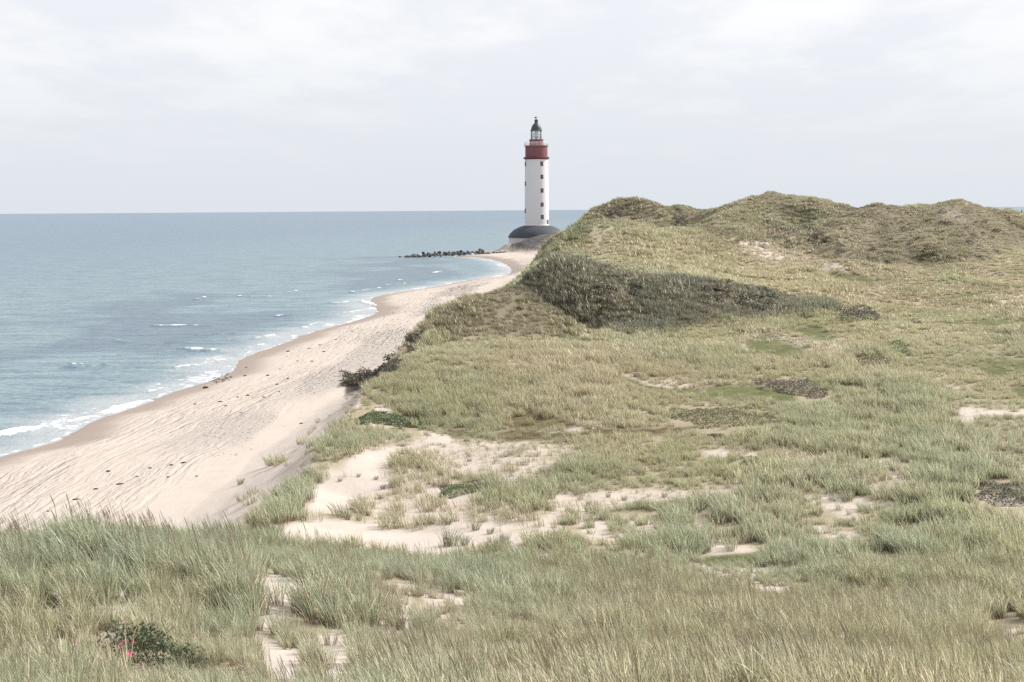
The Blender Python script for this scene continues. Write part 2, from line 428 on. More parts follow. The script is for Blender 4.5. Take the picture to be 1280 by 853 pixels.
class MB:
    def __init__(self): self.V = []; self.F = []
    def add(self, V, F):
        b = len(self.V); self.V += [tuple(v) for v in V]; self.F += [tuple(i + b for i in f) for f in F]
    def box(self, c, s, rot=None):
        V = [Vector((sx * s[0] / 2, sy * s[1] / 2, sz * s[2] / 2)) for sz in (-1, 1) for sy in (-1, 1) for sx in (-1, 1)]
        if rot: V = [rot @ v for v in V]
        V = [v + Vector(c) for v in V]
        self.add(V, [(0, 2, 3, 1), (4, 5, 7, 6), (0, 1, 5, 4), (2, 6, 7, 3), (0, 4, 6, 2), (1, 3, 7, 5)])
    def tube(self, p, q, r, seg=8, r2=None):
        p = Vector(p); q = Vector(q); d = (q - p).normalized()
        a = d.orthogonal().normalized(); b = d.cross(a)
        r2 = r if r2 is None else r2
        V = [p + (a * math.cos(2 * math.pi * k / seg) + b * math.sin(2 * math.pi * k / seg)) * r for k in range(seg)]
        V += [q + (a * math.cos(2 * math.pi * k / seg) + b * math.sin(2 * math.pi * k / seg)) * r2 for k in range(seg)]
        F = [(k, (k + 1) % seg, seg + (k + 1) % seg, seg + k) for k in range(seg)]
        F += [tuple(range(seg))[::-1], tuple(range(seg, 2 * seg))]
        self.add(V, F)
    def ring(self, R_, r, z, seg=48, k=6):
        V = []; F = []
        for i in range(seg):
            a = 2 * math.pi * i / seg
            for j in range(k):
                b = 2 * math.pi * j / k
                V.append(((R_ + r * math.cos(b)) * math.cos(a), (R_ + r * math.cos(b)) * math.sin(a), z + r * math.sin(b)))
        for i in range(seg):
            for j in range(k):
                F.append((i * k + j, ((i + 1) % seg) * k + j, ((i + 1) % seg) * k + (j + 1) % k, i * k + (j + 1) % k))
        self.add(V, F)
    def build(self, name, mat, parent=None, smooth=False):
        me = mesh_from(name, self.V, self.F, smooth)
        return link(name, me, mat, parent)


# ------------------------------------------------------------------ materials
def new_mat(name):
    m = bpy.data.materials.new(name)
    m.use_nodes = True
    nt = m.node_tree
    for n in list(nt.nodes): nt.nodes.remove(n)
    out = nt.nodes.new('ShaderNodeOutputMaterial')
    return m, nt, out


class N:
    def __init__(self, nt): self.nt = nt
    def n(self, t, **kw):
        x = self.nt.nodes.new(t)
        for k, v in kw.items(): setattr(x, k, v)
        return x
    def l(self, a, b): self.nt.links.new(a, b)
    def val(self, sock, v):
        if hasattr(v, 'is_linked') or isinstance(v, bpy.types.NodeSocket): self.l(v, sock)
        else: sock.default_value = v
    def math(self, op, a, b=0.0, clamp=False):
        x = self.n('ShaderNodeMath', operation=op, use_clamp=clamp)
        self.val(x.inputs[0], a); self.val(x.inputs[1], b)
        return x.outputs[0]
    def attr(self, name, typ='GEOMETRY'):
        x = self.n('ShaderNodeAttribute', attribute_name=name, attribute_type=typ)
        return x
    def mix(self, fac, a, b, blend='MIX'):
        x = self.n('ShaderNodeMix', data_type='RGBA', blend_type=blend)
        self.val(x.inputs[0], fac)
        for s, v in ((x.inputs[6], a), (x.inputs[7], b)):
            if isinstance(v, (tuple, list)): s.default_value = (v[0], v[1], v[2], 1)
            else: self.l(v, s)
        return x.outputs[2]
    def mixf(self, fac, a, b):
        x = self.n('ShaderNodeMix', data_type='FLOAT')
        self.val(x.inputs[0], fac); self.val(x.inputs[2], a); self.val(x.inputs[3], b)
        return x.outputs[0]
    def ramp(self, fac, stops):
        x = self.n('ShaderNodeMapRange', interpolation_type='SMOOTHSTEP')
        self.val(x.inputs[0], fac)
        x.inputs[1].default_value, x.inputs[2].default_value = stops[0], stops[1]
        x.inputs[3].default_value, x.inputs[4].default_value = (stops[2], stops[3]) if len(stops) > 2 else (0, 1)
        return x.outputs[0]
    def noise(self, vec, scale, detail=3, rough=0.55, w=None):
        x = self.n('ShaderNodeTexNoise')
        if vec is not None: self.l(vec, x.inputs['Vector'])
        x.inputs['Scale'].default_value = scale; x.inputs['Detail'].default_value = detail; x.inputs['Roughness'].default_value = rough
        return x
    def mapping(self, vec, scale=(1, 1, 1), rot=(0, 0, 0), loc=(0, 0, 0)):
        x = self.n('ShaderNodeMapping')
        self.l(vec, x.inputs[0])
        x.inputs['Scale'].default_value = scale; x.inputs['Rotation'].default_value = rot; x.inputs['Location'].default_value = loc
        return x.outputs[0]
    def bsdf(self, color, rough=0.9, spec=0.2, normal=None):
        b = self.n('ShaderNodeBsdfPrincipled')
        if isinstance(color, (tuple, list)): b.inputs['Base Color'].default_value = (*color[:3], 1)
        else: self.l(color, b.inputs['Base Color'])
        self.val(b.inputs['Roughness'], rough); self.val(b.inputs['Specular IOR Level'], spec)
        if normal is not None: self.l(normal, b.inputs['Normal'])
        return b
    def bump(self, h, strength=0.5, dist=0.1, normal=None):
        b = self.n('ShaderNodeBump')
        b.inputs['Strength'].default_value = strength; b.inputs['Distance'].default_value = dist
        self.l(h, b.inputs['Height'])
        if normal is not None: self.l(normal, b.inputs['Normal'])
        return b.outputs[0]


def simple_mat(name, col, rough=0.7, spec=0.3, var=0.15, scale=3.0, bump=0.0, metallic=0.0):
    m, nt, out = new_mat(name); k = N(nt)
    tc = k.n('ShaderNodeTexCoord').outputs['Object']
    nz = k.noise(tc, scale, 4)
    c = k.mix(k.math('MULTIPLY', nz.outputs[0], 1.0), tuple(x * (1 - var) for x in col), tuple(min(1, x * (1 + var)) for x in col))
    nrm = k.bump(nz.outputs[0], 0.6, bump) if bump else None
    b = k.bsdf(c, rough, spec, nrm)
    b.inputs['Metallic'].default_value = metallic
    k.l(b.outputs[0], out.inputs[0])
    return m


def make_ground_mat():
    m, nt, out = new_mat('dune_ground'); k = N(nt)
    pos = k.n('ShaderNodeNewGeometry').outputs['Position']
    shd = k.attr('shore').outputs['Fac']
    aln = k.attr('along').outputs['Fac']
    cmb = k.n('ShaderNodeCombineXYZ'); k.l(shd, cmb.inputs[0]); k.l(aln, cmb.inputs[1])
    wv_ = k.noise(k.mapping(pos, (1, .35, 1)), 0.22, 3)
    vs_ = k.n('ShaderNodeVectorMath', operation='SCALE'); k.l(wv_.outputs['Color'], vs_.inputs[0]); vs_.inputs['Scale'].default_value = 2.6
    va_ = k.n('ShaderNodeVectorMath', operation='ADD'); k.l(cmb.outputs[0], va_.inputs[0]); k.l(vs_.outputs[0], va_.inputs[1])
    sv = va_.outputs[0]
    big = k.noise(pos, 0.12, 4); mid = k.noise(pos, 0.9, 4); fine = k.noise(pos, 6.0, 3); grain = k.noise(pos, 45.0, 2)
    sand = k.mix(big.outputs[0], (0.44, 0.378, 0.328), (0.49, 0.43, 0.378))
    sand = k.mix(k.ramp(mid.outputs[0], (0.45, 0.75, 0, 0.35)), sand, (0.37, 0.32, 0.275))
    sand = k.mix(k.ramp(fine.outputs[0], (0.55, 0.75, 0, 0.25)), sand, (0.30, 0.26, 0.225))
    sand = k.mix(k.ramp(grain.outputs[0], (0.60, 0.72, 0, 0.5)), sand, (0.27, 0.24, 0.21))
    # vehicle tracks and trampled sand, running along the beach
    trk = k.noise(k.mapping(sv, (1.15, 0.05, 1)), 1.0, 3, 0.6)
    trk2 = k.noise(k.mapping(sv, (3.6, 0.35, 1), (0, 0, 0.10)), 1.0, 3, 0.65)
    lum = k.noise(k.mapping(pos, (1, 0.6, 1)), 2.4, 4, 0.65)
    trackm = k.attr('track').outputs['Fac']
    th = k.math('ADD', k.math('MULTIPLY', k.math('ABSOLUTE', k.math('SUBTRACT', trk.outputs[0], 0.5)), -3.2), k.math('MULTIPLY', trk2.outputs[0], 0.55))
    th = k.math('ADD', th, k.math('MULTIPLY', lum.outputs[0], 0.5))
    sand = k.mix(k.math('MULTIPLY', k.ramp(k.math('SUBTRACT', trk2.outputs[0], k.math('ABSOLUTE', k.math('SUBTRACT', trk.outputs[0], 0.5))), (0.40, 0.58)), k.math('MULTIPLY', trackm, 0.34)), sand, (0.28, 0.245, 0.215))  # light and shade of the track ridges painted into the sand
    # small dark debris and pebbles
    vor = k.n('ShaderNodeTexVoronoi'); k.l(pos, vor.inputs['Vector']); vor.inputs['Scale'].default_value = 5.5
    peb = k.attr('pebble').outputs['Fac']
    sand = k.mix(k.math('MULTIPLY', peb, 0.38), sand, (0.27, 0.24, 0.22))
    pc = k.mix(vor.outputs['Color'], (0.20, 0.18, 0.165), (0.44, 0.39, 0.35))
    pm = k.math('MULTIPLY', peb, k.ramp(k.math('ADD', fine.outputs[0], k.math('MULTIPLY', mid.outputs[0], 0.5)), (0.58, 0.86)))
    sand = k.mix(k.math('MULTIPLY', pm, k.ramp(vor.outputs['Distance'], (0.55, 0.35))), sand, pc)
    wet = k.attr('wet').outputs['Fac']
    sand = k.mix(wet, sand, k.mix(mid.outputs[0], (0.25, 0.195, 0.16), (0.29, 0.23, 0.19)))
    # floor between the grass: litter, moss, soil
    lit = k.mix(mid.outputs[0], (0.23, 0.195, 0.13), (0.36, 0.31, 0.22))
    lit = k.mix(k.ramp(fine.outputs[0], (0.45, 0.7, 0, 0.7)), lit, (0.21, 0.185, 0.11))
    mossb = k.mix(k.ramp(k.math('ADD', k.math('MULTIPLY', fine.outputs[0], .6), k.math('MULTIPLY', mid.outputs[0], .4)), (.36, .64)), (0.055, 0.044, 0.020), (0.145, 0.115, 0.055))
    mossg = k.mix(k.ramp(k.math('ADD', k.math('MULTIPLY', fine.outputs[0], .6), k.math('MULTIPLY', mid.outputs[0], .4)), (.36, .64)), (0.055, 0.068, 0.022), (0.145, 0.145, 0.06))
    soil = k.mix(fine.outputs[0], (0.045, 0.036, 0.030), (0.10, 0.08, 0.062))
    c = k.mix(k.attr('sand').outputs['Fac'], lit, sand)
    c = k.mix(k.attr('moss').outputs['Fac'], c, mossb)
    c = k.mix(k.attr('mossg').outputs['Fac'], c, mossg)
    c = k.mix(k.attr('soil').outputs['Fac'], c, soil)
    bankc = k.mix(k.ramp(mid.outputs[0], (0.35, 0.6)), (0.050, 0.050, 0.050), (0.12, 0.11, 0.10))
    c = k.mix(k.attr('bank').outputs['Fac'], c, bankc)
    n1 = k.bump(k.math('MULTIPLY', th, trackm), 1.0, 0.24)
    n2 = k.bump(fine.outputs[0], 0.5, 0.035, n1)
    rip = k.noise(k.mapping(pos, (2.2, 0.7, 1)), 2.0, 2)
    n3 = k.bump(rip.outputs[0], 0.4, 0.03, n2)
    b = k.bsdf(c, k.mixf(wet, 0.95, 0.55), 0.2, n3)
    k.l(b.outputs[0], out.inputs[0])
    return m


def make_sea_mat():
    m, nt, out = new_mat('sea_water'); k = N(nt)
    pos = k.n('ShaderNodeNewGeometry').outputs['Position']
    shallow = k.attr('shallow').outputs['Fac']; weed = k.attr('weed').outputs['Fac']; foam = k.attr('foam').outputs['Fac']; farf = k.attr('far').outputs['Fac']
    sw = k.mapping(pos, (0.28, 0.75, 1), (0, 0, 0.12))
    a = k.noise(sw, 0.10, 3); b_ = k.noise(sw, 0.42, 4, 0.6); c_ = k.noise(k.mapping(pos, (0.5, 0.35, 1), (0, 0, -0.1)), 2.4, 4, 0.7)
    deep = k.mix(a.outputs[0], (0.11, 0.17, 0.225), (0.14, 0.205, 0.255))
    turq = k.mix(a.outputs[0], (0.15, 0.225, 0.24), (0.19, 0.268, 0.275))
    col = k.mix(farf, turq, deep)
    col = k.mix(weed, col, (0.090, 0.135, 0.165))
    col = k.mix(k.math('MULTIPLY', shallow, 0.9), col, (0.33, 0.345, 0.355))
    # wind ripples: their dark sides painted into the water colour
    col = k.mix(k.math('MULTIPLY', k.math('SUBTRACT', 1.0, shallow), k.ramp(k.math('ADD', k.math('MULTIPLY', b_.outputs[0], 0.5), k.math('MULTIPLY', c_.outputs[0], 0.5)), (0.40, 0.62, 0, 0.8))), col, (0.055, 0.095, 0.15))
    h = k.math('ADD', k.math('MULTIPLY', b_.outputs[0], 0.5), k.math('MULTIPLY', c_.outputs[0], 0.2))
    nrm = k.bump(h, 1.0, 1.1)
    wb = k.bsdf(col, 0.32, 0.35, nrm)
    wb.inputs['IOR'].default_value = 1.33
    d_ = k.noise(k.mapping(pos, (0.38, 1.5, 1), (0, 0, 0.05)), 1.0, 3, 0.55)
    col2 = k.mix(k.math('MULTIPLY', k.math('SUBTRACT', 1.0, shallow), k.ramp(d_.outputs[0], (0.52, 0.68, 0, 0.6))), col, (0.06, 0.10, 0.15))
    col2 = k.mix(k.ramp(d_.outputs[0], (0.46, 0.32, 0, 0.35)), col2, (0.27, 0.34, 0.36))  # dark and pale ripple dashes: wave shading put into the colour
    k.l(col2, wb.inputs['Base Color'])
    # lacy foam
    fn = k.noise(k.mapping(pos, (0.55, 0.8, 1)), 1.5, 6, 0.72)
    fm = k.ramp(k.math('SUBTRACT', k.math('ADD', k.math('MULTIPLY', foam, 1.15), k.math('MULTIPLY', fn.outputs[0], 1.9)), 1.52), (0.0, 0.32, 0, 0.92))
    fb = k.bsdf((0.80, 0.81, 0.82), 0.8, 0.2, k.bump(fn.outputs[0], 0.6, 0.15))
    mx = k.n('ShaderNodeMixShader'); k.l(fm, mx.inputs[0]); k.l(wb.outputs[0], mx.inputs[1]); k.l(fb.outputs[0], mx.inputs[2])
    k.l(mx.outputs[0], out.inputs[0])
    return m


def make_grass_mat(name, base=(0.22, 0.16, 0.105), transl=0.45):
    m, nt, out = new_mat(name); k = N(nt)
    t = k.attr('t').outputs['Fac']; rd = k.attr('rnd').outputs['Fac']
    tint = k.attr('tint', 'INSTANCER').outputs['Color']; dry = k.attr('dry', 'INSTANCER').outputs['Fac']
    rnd2 = k.math('FRACT', k.math('MULTIPLY', rd, 7.31))
    straw = k.mix(rnd2, (0.47, 0.40, 0.275), (0.72, 0.65, 0.50))
    c = k.mix(k.ramp(k.math('SUBTRACT', rd, dry), (0.06, -0.06)), tint, straw)
    c = k.mix(1.0, c, k.n('ShaderNodeCombineColor').outputs[0], 'MIX') if False else c
    bright = k.math('ADD', 0.52, k.math('MULTIPLY', rnd2, 0.92))  # random blade tone, spread widened to suggest glints and dark gaps
    vm = k.n('ShaderNodeVectorMath', operation='SCALE'); k.l(c, vm.inputs[0]); k.l(bright, vm.inputs['Scale'])
    c = k.mix(k.ramp(t, (0.02, 0.40)), base, vm.outputs[0])  # brown blade foot, darkened to paint shade inside the tufts
    b = k.bsdf(c, 0.42, 0.5)
    tr = k.n('ShaderNodeBsdfTranslucent'); k.l(c, tr.inputs[0])
    mx = k.n('ShaderNodeMixShader'); mx.inputs[0].default_value = transl
    k.l(b.outputs[0], mx.inputs[1]); k.l(tr.outputs[0], mx.inputs[2]); k.l(mx.outputs[0], out.inputs[0])
    return m


def make_leaf_mat(name, c1, c2, inst=False, rough=0.5, transl=0.25):
    m, nt, out = new_mat(name); k = N(nt)
    rd = k.attr('rnd').outputs['Fac']
    c = k.mix(rd, c1, c2)
    if inst:
        c = k.mix(1.0, c, k.attr('tint', 'INSTANCER').outputs['Color'], 'MULTIPLY')
    b = k.bsdf(c, rough, 0.35)
    tr = k.n('ShaderNodeBsdfTranslucent'); k.l(c, tr.inputs[0])
    mx = k.n('ShaderNodeMixShader'); mx.inputs[0].default_value = transl
    k.l(b.outputs[0], mx.inputs[1]); k.l(tr.outputs[0], mx.inputs[2]); k.l(mx.outputs[0], out.inputs[0])
    return m


MAT = dict(ground=make_ground_mat(), sea=make_sea_mat(), grass=make_grass_mat('marram_blades'))

# ------------------------------------------------------------------ ground sheet
rows = np.concatenate([np.exp(np.linspace(math.log(2.5), math.log(20), 50, endpoint=False)), np.exp(np.linspace(math.log(20), math.log(165), 430, endpoint=False)), np.exp(np.linspace(math.log(165), math.log(720), 230))])
cols = np.concatenate([np.linspace(-0.75, -0.40, 40, endpoint=False), np.linspace(-0.40, 0.40, 660, endpoint=False), np.linspace(0.40, 0.75, 41)])
TX, YY = np.meshgrid(cols, rows)
gx = (TX * YY).ravel(); gy = YY.ravel()
gz = height(gx, gy)
cv, n1, n2 = cover(gx, gy, gz)
me = mesh_from('ground', np.stack([gx, gy, gz], -1), grid_faces(len(rows), len(cols)))
shore = gx - xw(gy)
beach = cv['beach']
open_ = np.maximum.reduce([beach, cv['sand'], 0.80 * cv['thin'], cv['pale']])
# small random blowouts between tufts
open_ = np.maximum(open_, 0.85 * sstep(0.30, 0.55, fbm(gx / 2.6, gy / 4.0, 3, 41)) * (1 - cv['heath']) * (1 - cv['dark']) * (1 - 0.8 * sstep(80, 125, gy)) * sstep(20, 55, gy + 15))
fattr(me, 'sand', open_)
fattr(me, 'moss', cv['moss']); fattr(me, 'mossg', cv['mossg'])
fattr(me, 'soil', np.maximum.reduce([cv['soil'], 0.75 * cv['heath'], 0.7 * cv['scrub'], 0.5 * cv['darkl'], 0.5 * cv['dark'], 0.5 * cv['bare']])); fattr(me, 'bank', cv['bank'])
fattr(me, 'shore', gx - xf(gy) - 0.6 * fbm(gy / 14.0, gx * 0 + 1.7, 2, 66)); fattr(me, 'along', gy)
wn = fbm(gx * 0 + 3.3, gy / 6.0, 3, 51)
fattr(me, 'wet', sstep(3.6 + 1.2 * 1, 1.6, shore - 1.4 * wn - 0.012 * np.clip(gy - 100, 0, 200) * 0) * beach)
sfr = shore / np.maximum(xf(gy) - xw(gy), 1)
fattr(me, 'track', beach * sstep(0.10, 0.30, sfr) * sstep(0.95, 0.70, sfr) * (0.45 + 0.55 * sstep(-0.3, 0.3, fbm(gx / 6.0, gy / 25.0, 2, 68))) * np.where(gy > 455, 0.3, 1))
pebn = fbm(gx / 5.0, gy / 16.0, 2, 61)
fattr(me, 'pebble', beach * sstep(0.50, 0.62, sfr) * sstep(0.96, 0.86, sfr) * sstep(85, 95, gy) * sstep(-0.3, 0.1, pebn) * (gy < 330) + 0.8 * beach * (gy > 400) * sstep(-0.1, 0.3, pebn))
tag(link('ground', me, MAT['ground']), kind='structure')

# ------------------------------------------------------------------ sea
srow = np.concatenate([np.exp(np.linspace(math.log(60), math.log(520), 560, endpoint=False)), np.exp(np.linspace(math.log(520), math.log(45000), 110))])
scol = np.concatenate([np.linspace(-0.95, -0.42, 40, endpoint=False), np.linspace(-0.42, 0.03, 470, endpoint=False), np.linspace(0.03, 0.95, 60)])
TX, YY = np.meshgrid(scol, srow)
sx = (TX * YY).ravel(); sy = YY.ravel()
sd = xw(np.minimum(sy, 500)) - sx
near = sy < 500
sz = 0.05 * fbm(sx / 3.0, sy / 1.6, 3, 71) * near
foam = np.zeros(len(sx))
# (u1, v1, u2, v2, thickness m, height m, strength): waves breaking on the shallows
BR = [(-20, 549, 80, 531, 2.0, .34, 1.15), (76, 532, 144, 516, 1.7, .3, 1.1), (138, 516, 186, 502, 1.9, .34, 1.15), (94, 458, 126, 456, 1.5, .3, .85), (224, 437, 274, 439, 2.2, .3, .8), (213, 429, 232, 428, 1.6, .25, .7),
      (190, 408, 262, 408, 1.3, .25, .75), (144, 425, 154, 428, 1.4, .25, .8), (190, 490, 206, 488, 1.5, .3, .9), (211, 486, 230, 482, 1.7, .3, .9), (226, 461, 252, 457, 1.8, .3, .9), (230, 472, 250, 470, 1.6, .25, .75), (233, 480, 245, 478, 1.2, .2, .7),
      (272, 453, 287, 449, 1.7, .3, .95), (293, 446, 312, 441, 1.8, .3, 1.0), (305, 436, 330, 432, 1.6, .3, .8), (318, 424, 345, 420, 1.6, .25, .7), (245, 375, 255, 373, 1.8, .3, .85), (300, 371, 360, 372, 1.8, .25, .8), (360, 366, 372, 364, 2, .3, .9),
      (412, 380, 432, 379, 2.6, .35, 1.0), (345, 396, 365, 394, 1.8, .25, .8), (380, 410, 400, 404, 1.6, .25, .9), (340, 384, 375, 383, 1.8, .2, .7), (540, 342, 552, 340, 2.6, .3, .9), (478, 357, 510, 355, 2.6, .25, .8), (500, 351, 502, 350, 2.4, .25, .8),
      (430, 392, 465, 386, 1.6, .2, .8), (452, 377, 470, 383, 1.8, .3, 1.0), (440, 366, 478, 360, 2.2, .25, .75), (80, 460, 100, 459, 1.2, .2, .6), (250, 420, 290, 418, 1.5, .2, .6), (145, 400, 160, 399, 1.3, .2, .6), (60, 545, 110, 528, .9, .12, .7)]
for (u1, v1, u2, v2, th, hh, st) in BR:
    a = shore_pts([(u1, v1)])[0]; b = shore_pts([(u2, v2)])[0]
    ax, ay, bx, by = a[1], a[0], b[1], b[0]
    m = (sx > min(ax, bx) - 8) & (sx < max(ax, bx) + 8) & (sy > min(ay, by) - 12) & (sy < max(ay, by) + 12)
    if not m.any(): continue
    X = sx[m]; Y = sy[m]
    dx, dy = bx - ax, by - ay; L2 = dx * dx + dy * dy
    t0 = ((X - ax) * dx + (Y - ay) * dy) / L2; t = np.clip(t0, 0, 1)
    dist = np.hypot(X - ax - t * dx, Y - ay - t * dy) + 0.5 * fbm(X / 1.5, Y / 1.5, 2, 77)
    tp = th * (0.45 + 0.55 * np.sin(np.pi * np.clip(t, 0.03, 0.97)))
    tp = tp * 0.55; q = np.exp(-(dist / tp) ** 2) * (0.55 + 0.6 * vnoise(X / 1.3, Y / 2.5, 76))
    foam[m] = np.maximum(foam[m], st * q * 0.88)
    sz[m] += hh * q
# swash edge and thin foam sheets near the shore
wv = fbm(sy / 5.0, sx * 0 + 9.1, 3, 78)
sw_ = sstep(1.5, 0.1, sd - 0.7 * wv - 0.4) * near
foam = np.maximum(foam, 0.55 * sstep(0.5, 0.1, np.abs(sd - 0.3 - 0.6 * wv)) * near)
l2 = fbm(sx / 3.2, sy / 9.0, 3, 79)
foam = np.maximum(foam, (0.27 * sstep(8, 1, sd) + 0.32 * sstep(0.1, 0.5, l2) * sstep(28, 6, sd)) * near * sstep(-0.3, 0.5, l2 + 0.15))
capn = fbm(sx / 2.2, sy / 7.0, 3, 80)
foam = np.maximum(foam, 0.5 * sstep(0.66, 0.78, capn) * sstep(80, 10, sd) * near)
me = mesh_from('sea', np.stack([sx, sy, sz], -1), grid_faces(len(srow), len(scol)))
fattr(me, 'foam', foam)
fattr(me, 'shallow', sstep(9, 1.5, sd + 2.5 * wv) * near)
wd = fbm(sx / 22.0, sy / 30.0, 3, 81)
fattr(me, 'weed', near * np.clip(sstep(0.0, 0.35, wd + 0.35 * np.exp(-((sd - 26) / 14.0) ** 2)) * sstep(6, 14, sd) * sstep(85, 35, sd), 0, 1) * 0.85)
fattr(me, 'far', sstep(35, 320, sd + 0.15 * sy - 20) )
tag(link('sea', me, MAT['sea']), kind='structure')

# ------------------------------------------------------------------ grass tufts (instanced ground cover)
def tuft_mesh(name, nb, rad, h, wid, lean, spread, seed, droop=0.35, heads=0):
    q = np.random.default_rng(seed)
    V = []; F = []; T = []; Rn = []
    for i in range(nb):
        a = q.uniform(0, 2 * math.pi); rr = rad * math.sqrt(q.uniform())
        bx, by = rr * math.cos(a), rr * math.sin(a)
        hh = h * q.uniform(0.55, 1.1)
        # direction of lean: outward plus wind (towards -x, a little towards the viewer)
        ox = spread * math.cos(a) * q.uniform(0.2, 1.0) - lean * q.uniform(0.5, 1.3) + q.normal(0, 0.13)
        oy = spread * math.sin(a) * q.uniform(0.2, 1.0) - 0.25 * lean + q.normal(0, 0.13)
        fa = q.uniform(0, math.pi); wx, wy = math.cos(fa) * wid / 2, math.sin(fa) * wid / 2
        r_ = q.uniform()
        b0 = len(V)
        dr = droop * q.uniform(0.2, 1.4) * (2.0 if q.uniform() < 0.12 else 1.0)
        for j, (s, wf) in enumerate(((0, 0.8), (0.4, 1.0), (0.75, 0.75), (1.0, 0.0))):
            cx = bx + hh * (ox * s * (0.55 + 0.45 * s) + 0.0); cy = by + hh * (oy * s * (0.55 + 0.45 * s))
            cz = hh * (s - dr * 0.45 * s ** 3)
            if j < 3:
                V += [(cx - wx * wf, cy - wy * wf, cz), (cx + wx * wf, cy + wy * wf, cz)]; T += [s, s]; Rn += [r_, r_]
            else:
                V.append((cx, cy, cz)); T.append(1.0); Rn.append(r_)
        F += [(b0, b0 + 1, b0 + 3, b0 + 2), (b0 + 2, b0 + 3, b0 + 5, b0 + 4), (b0 + 4, b0 + 5, b0 + 6)]
    for i in range(heads if seed % 2 == 0 else 0):      # flowering stems with a narrow seed head
        a = q.uniform(0, 6.28); bx, by = rad * .5 * math.cos(a), rad * .5 * math.sin(a)
        ox, oy = -lean * q.uniform(.5, 1.2), q.normal(0, .12); hh = h * q.uniform(1.1, 1.35)
        b0 = len(V)
        for s_, wf in ((0, .4), (.8, .35), (.88, 1.0), (1.0, .25)):
            V += [(bx + ox * hh * s_ * s_ - wid * wf / 2, by + oy * hh * s_, hh * s_), (bx + ox * hh * s_ * s_ + wid * wf / 2, by + oy * hh * s_, hh * s_)]
            T += [max(s_, .45)] * 2; Rn += [0.004] * 2
        F += [(b0 + 2 * j, b0 + 2 * j + 1, b0 + 2 * j + 3, b0 + 2 * j + 2) for j in range(3)]
    me = mesh_from(name, V, F, True)
    fattr(me, 't', T); fattr(me, 'rnd', Rn)
    return me


def leaf_mesh(name, n, rx, ry, h, size, seed, flat=0.4, top=True, stalk=None):
    """a low dome of leaves"""
    q = np.random.default_rng(seed)
    V = []; F = []; Rn = []
    for i in range(n):
        a = q.uniform(0, 2 * math.pi); r = math.sqrt(q.uniform())
        x, y = rx * r * math.cos(a), ry * r * math.sin(a)
        zt = h * math.sqrt(max(0, 1 - r * r)) * (0.75 + 0.5 * q.uniform())
        z = zt * (1 - 0.75 * q.uniform() ** 2)
        nrm = Vector((q.normal() * flat + 0.8 * math.cos(a) * r, q.normal() * flat + 0.8 * math.sin(a) * r, 0.5 + q.uniform())).normalized()
        t1 = nrm.orthogonal().normalized(); t1 = Matrix.Rotation(q.uniform(0, 6.28), 3, nrm) @ t1; t2 = nrm.cross(t1)
        s = size * q.uniform(0.6, 1.3)
        c = Vector((x, y, max(z, 0.01)))
        b0 = len(V)
        for p in (c - t1 * s, c + t2 * s * 0.45 - t1 * 0.1 * s, c + t1 * s, c - t2 * s * 0.45 - t1 * 0.1 * s): V.append(tuple(p))
        Rn += [q.uniform()] * 4
        F.append((b0, b0 + 1, b0 + 2, b0 + 3))
    me = mesh_from(name, V, F, False)
    fattr(me, 'rnd', Rn)
    return me


def proto_coll(name, meshes, mat):
    c = bpy.data.collections.new(name)
    for i, me in enumerate(meshes):
        me.materials.append(mat)
        o = bpy.data.objects.new('%s_%02d' % (name, i), me)
        c.objects.link(o)
    return c


def scatter(name, coll, x, y, z, rot, scl, vi, tint, dry):
    n = len(x)
    me = bpy.data.meshes.new(name)
    me.vertices.add(n); me.vertices.foreach_set('co', np.stack([x, y, z], -1).astype(np.float32).ravel())
    a = me.attributes.new('rot', 'FLOAT_VECTOR', 'POINT'); a.data.foreach_set('vector', rot.astype(np.float32).ravel())
    a = me.attributes.new('scl', 'FLOAT_VECTOR', 'POINT'); a.data.foreach_set('vector', scl.astype(np.float32).ravel())
    a = me.attributes.new('vi', 'INT', 'POINT'); a.data.foreach_set('value', vi.astype(np.int32))
    a = me.attributes.new('tint', 'FLOAT_VECTOR', 'POINT'); a.data.foreach_set('vector', tint.astype(np.float32).ravel())
    fattr(me, 'dry', dry)
    o = link(name, me)
    ng = bpy.data.node_groups.new(name + '_nodes', 'GeometryNodeTree')
    ng.interface.new_socket('Geometry', in_out='INPUT', socket_type='NodeSocketGeometry')
    ng.interface.new_socket('Geometry', in_out='OUTPUT', socket_type='NodeSocketGeometry')
    gi = ng.nodes.new('NodeGroupInput'); go = ng.nodes.new('NodeGroupOutput')
    ip = ng.nodes.new('GeometryNodeInstanceOnPoints'); ci = ng.nodes.new('GeometryNodeCollectionInfo')
    ci.inputs['Collection'].default_value = coll; ci.inputs['Separate Children'].default_value = True; ci.inputs['Reset Children'].default_value = True
    def na(nm, t):
        q = ng.nodes.new('GeometryNodeInputNamedAttribute'); q.data_type = t; q.inputs[0].default_value = nm
        return [s for s in q.outputs if s.enabled and s.name == 'Attribute'][0]
    ng.links.new(gi.outputs[0], ip.inputs['Points']); ng.links.new(ci.outputs[0], ip.inputs['Instance'])
    ip.inputs['Pick Instance'].default_value = True
    ng.links.new(na('vi', 'INT'), ip.inputs['Instance Index'])
    ng.links.new(na('rot', 'FLOAT_VECTOR'), ip.inputs['Rotation'])
    ng.links.new(na('scl', 'FLOAT_VECTOR'), ip.inputs['Scale'])
    ng.links.new(ip.outputs[0], go.inputs[0])
    md = o.modifiers.new('scatter', 'NODES'); md.node_group = ng
    return o


BLUE = np.array([0.385, 0.425, 0.30]); FRESH = np.array([0.40, 0.405, 0.245]); OLIVE = np.array([0.40, 0.365, 0.225])
HEATH = np.array([0.235, 0.230, 0.170]); DARKG = np.array([0.315, 0.30, 0.20])


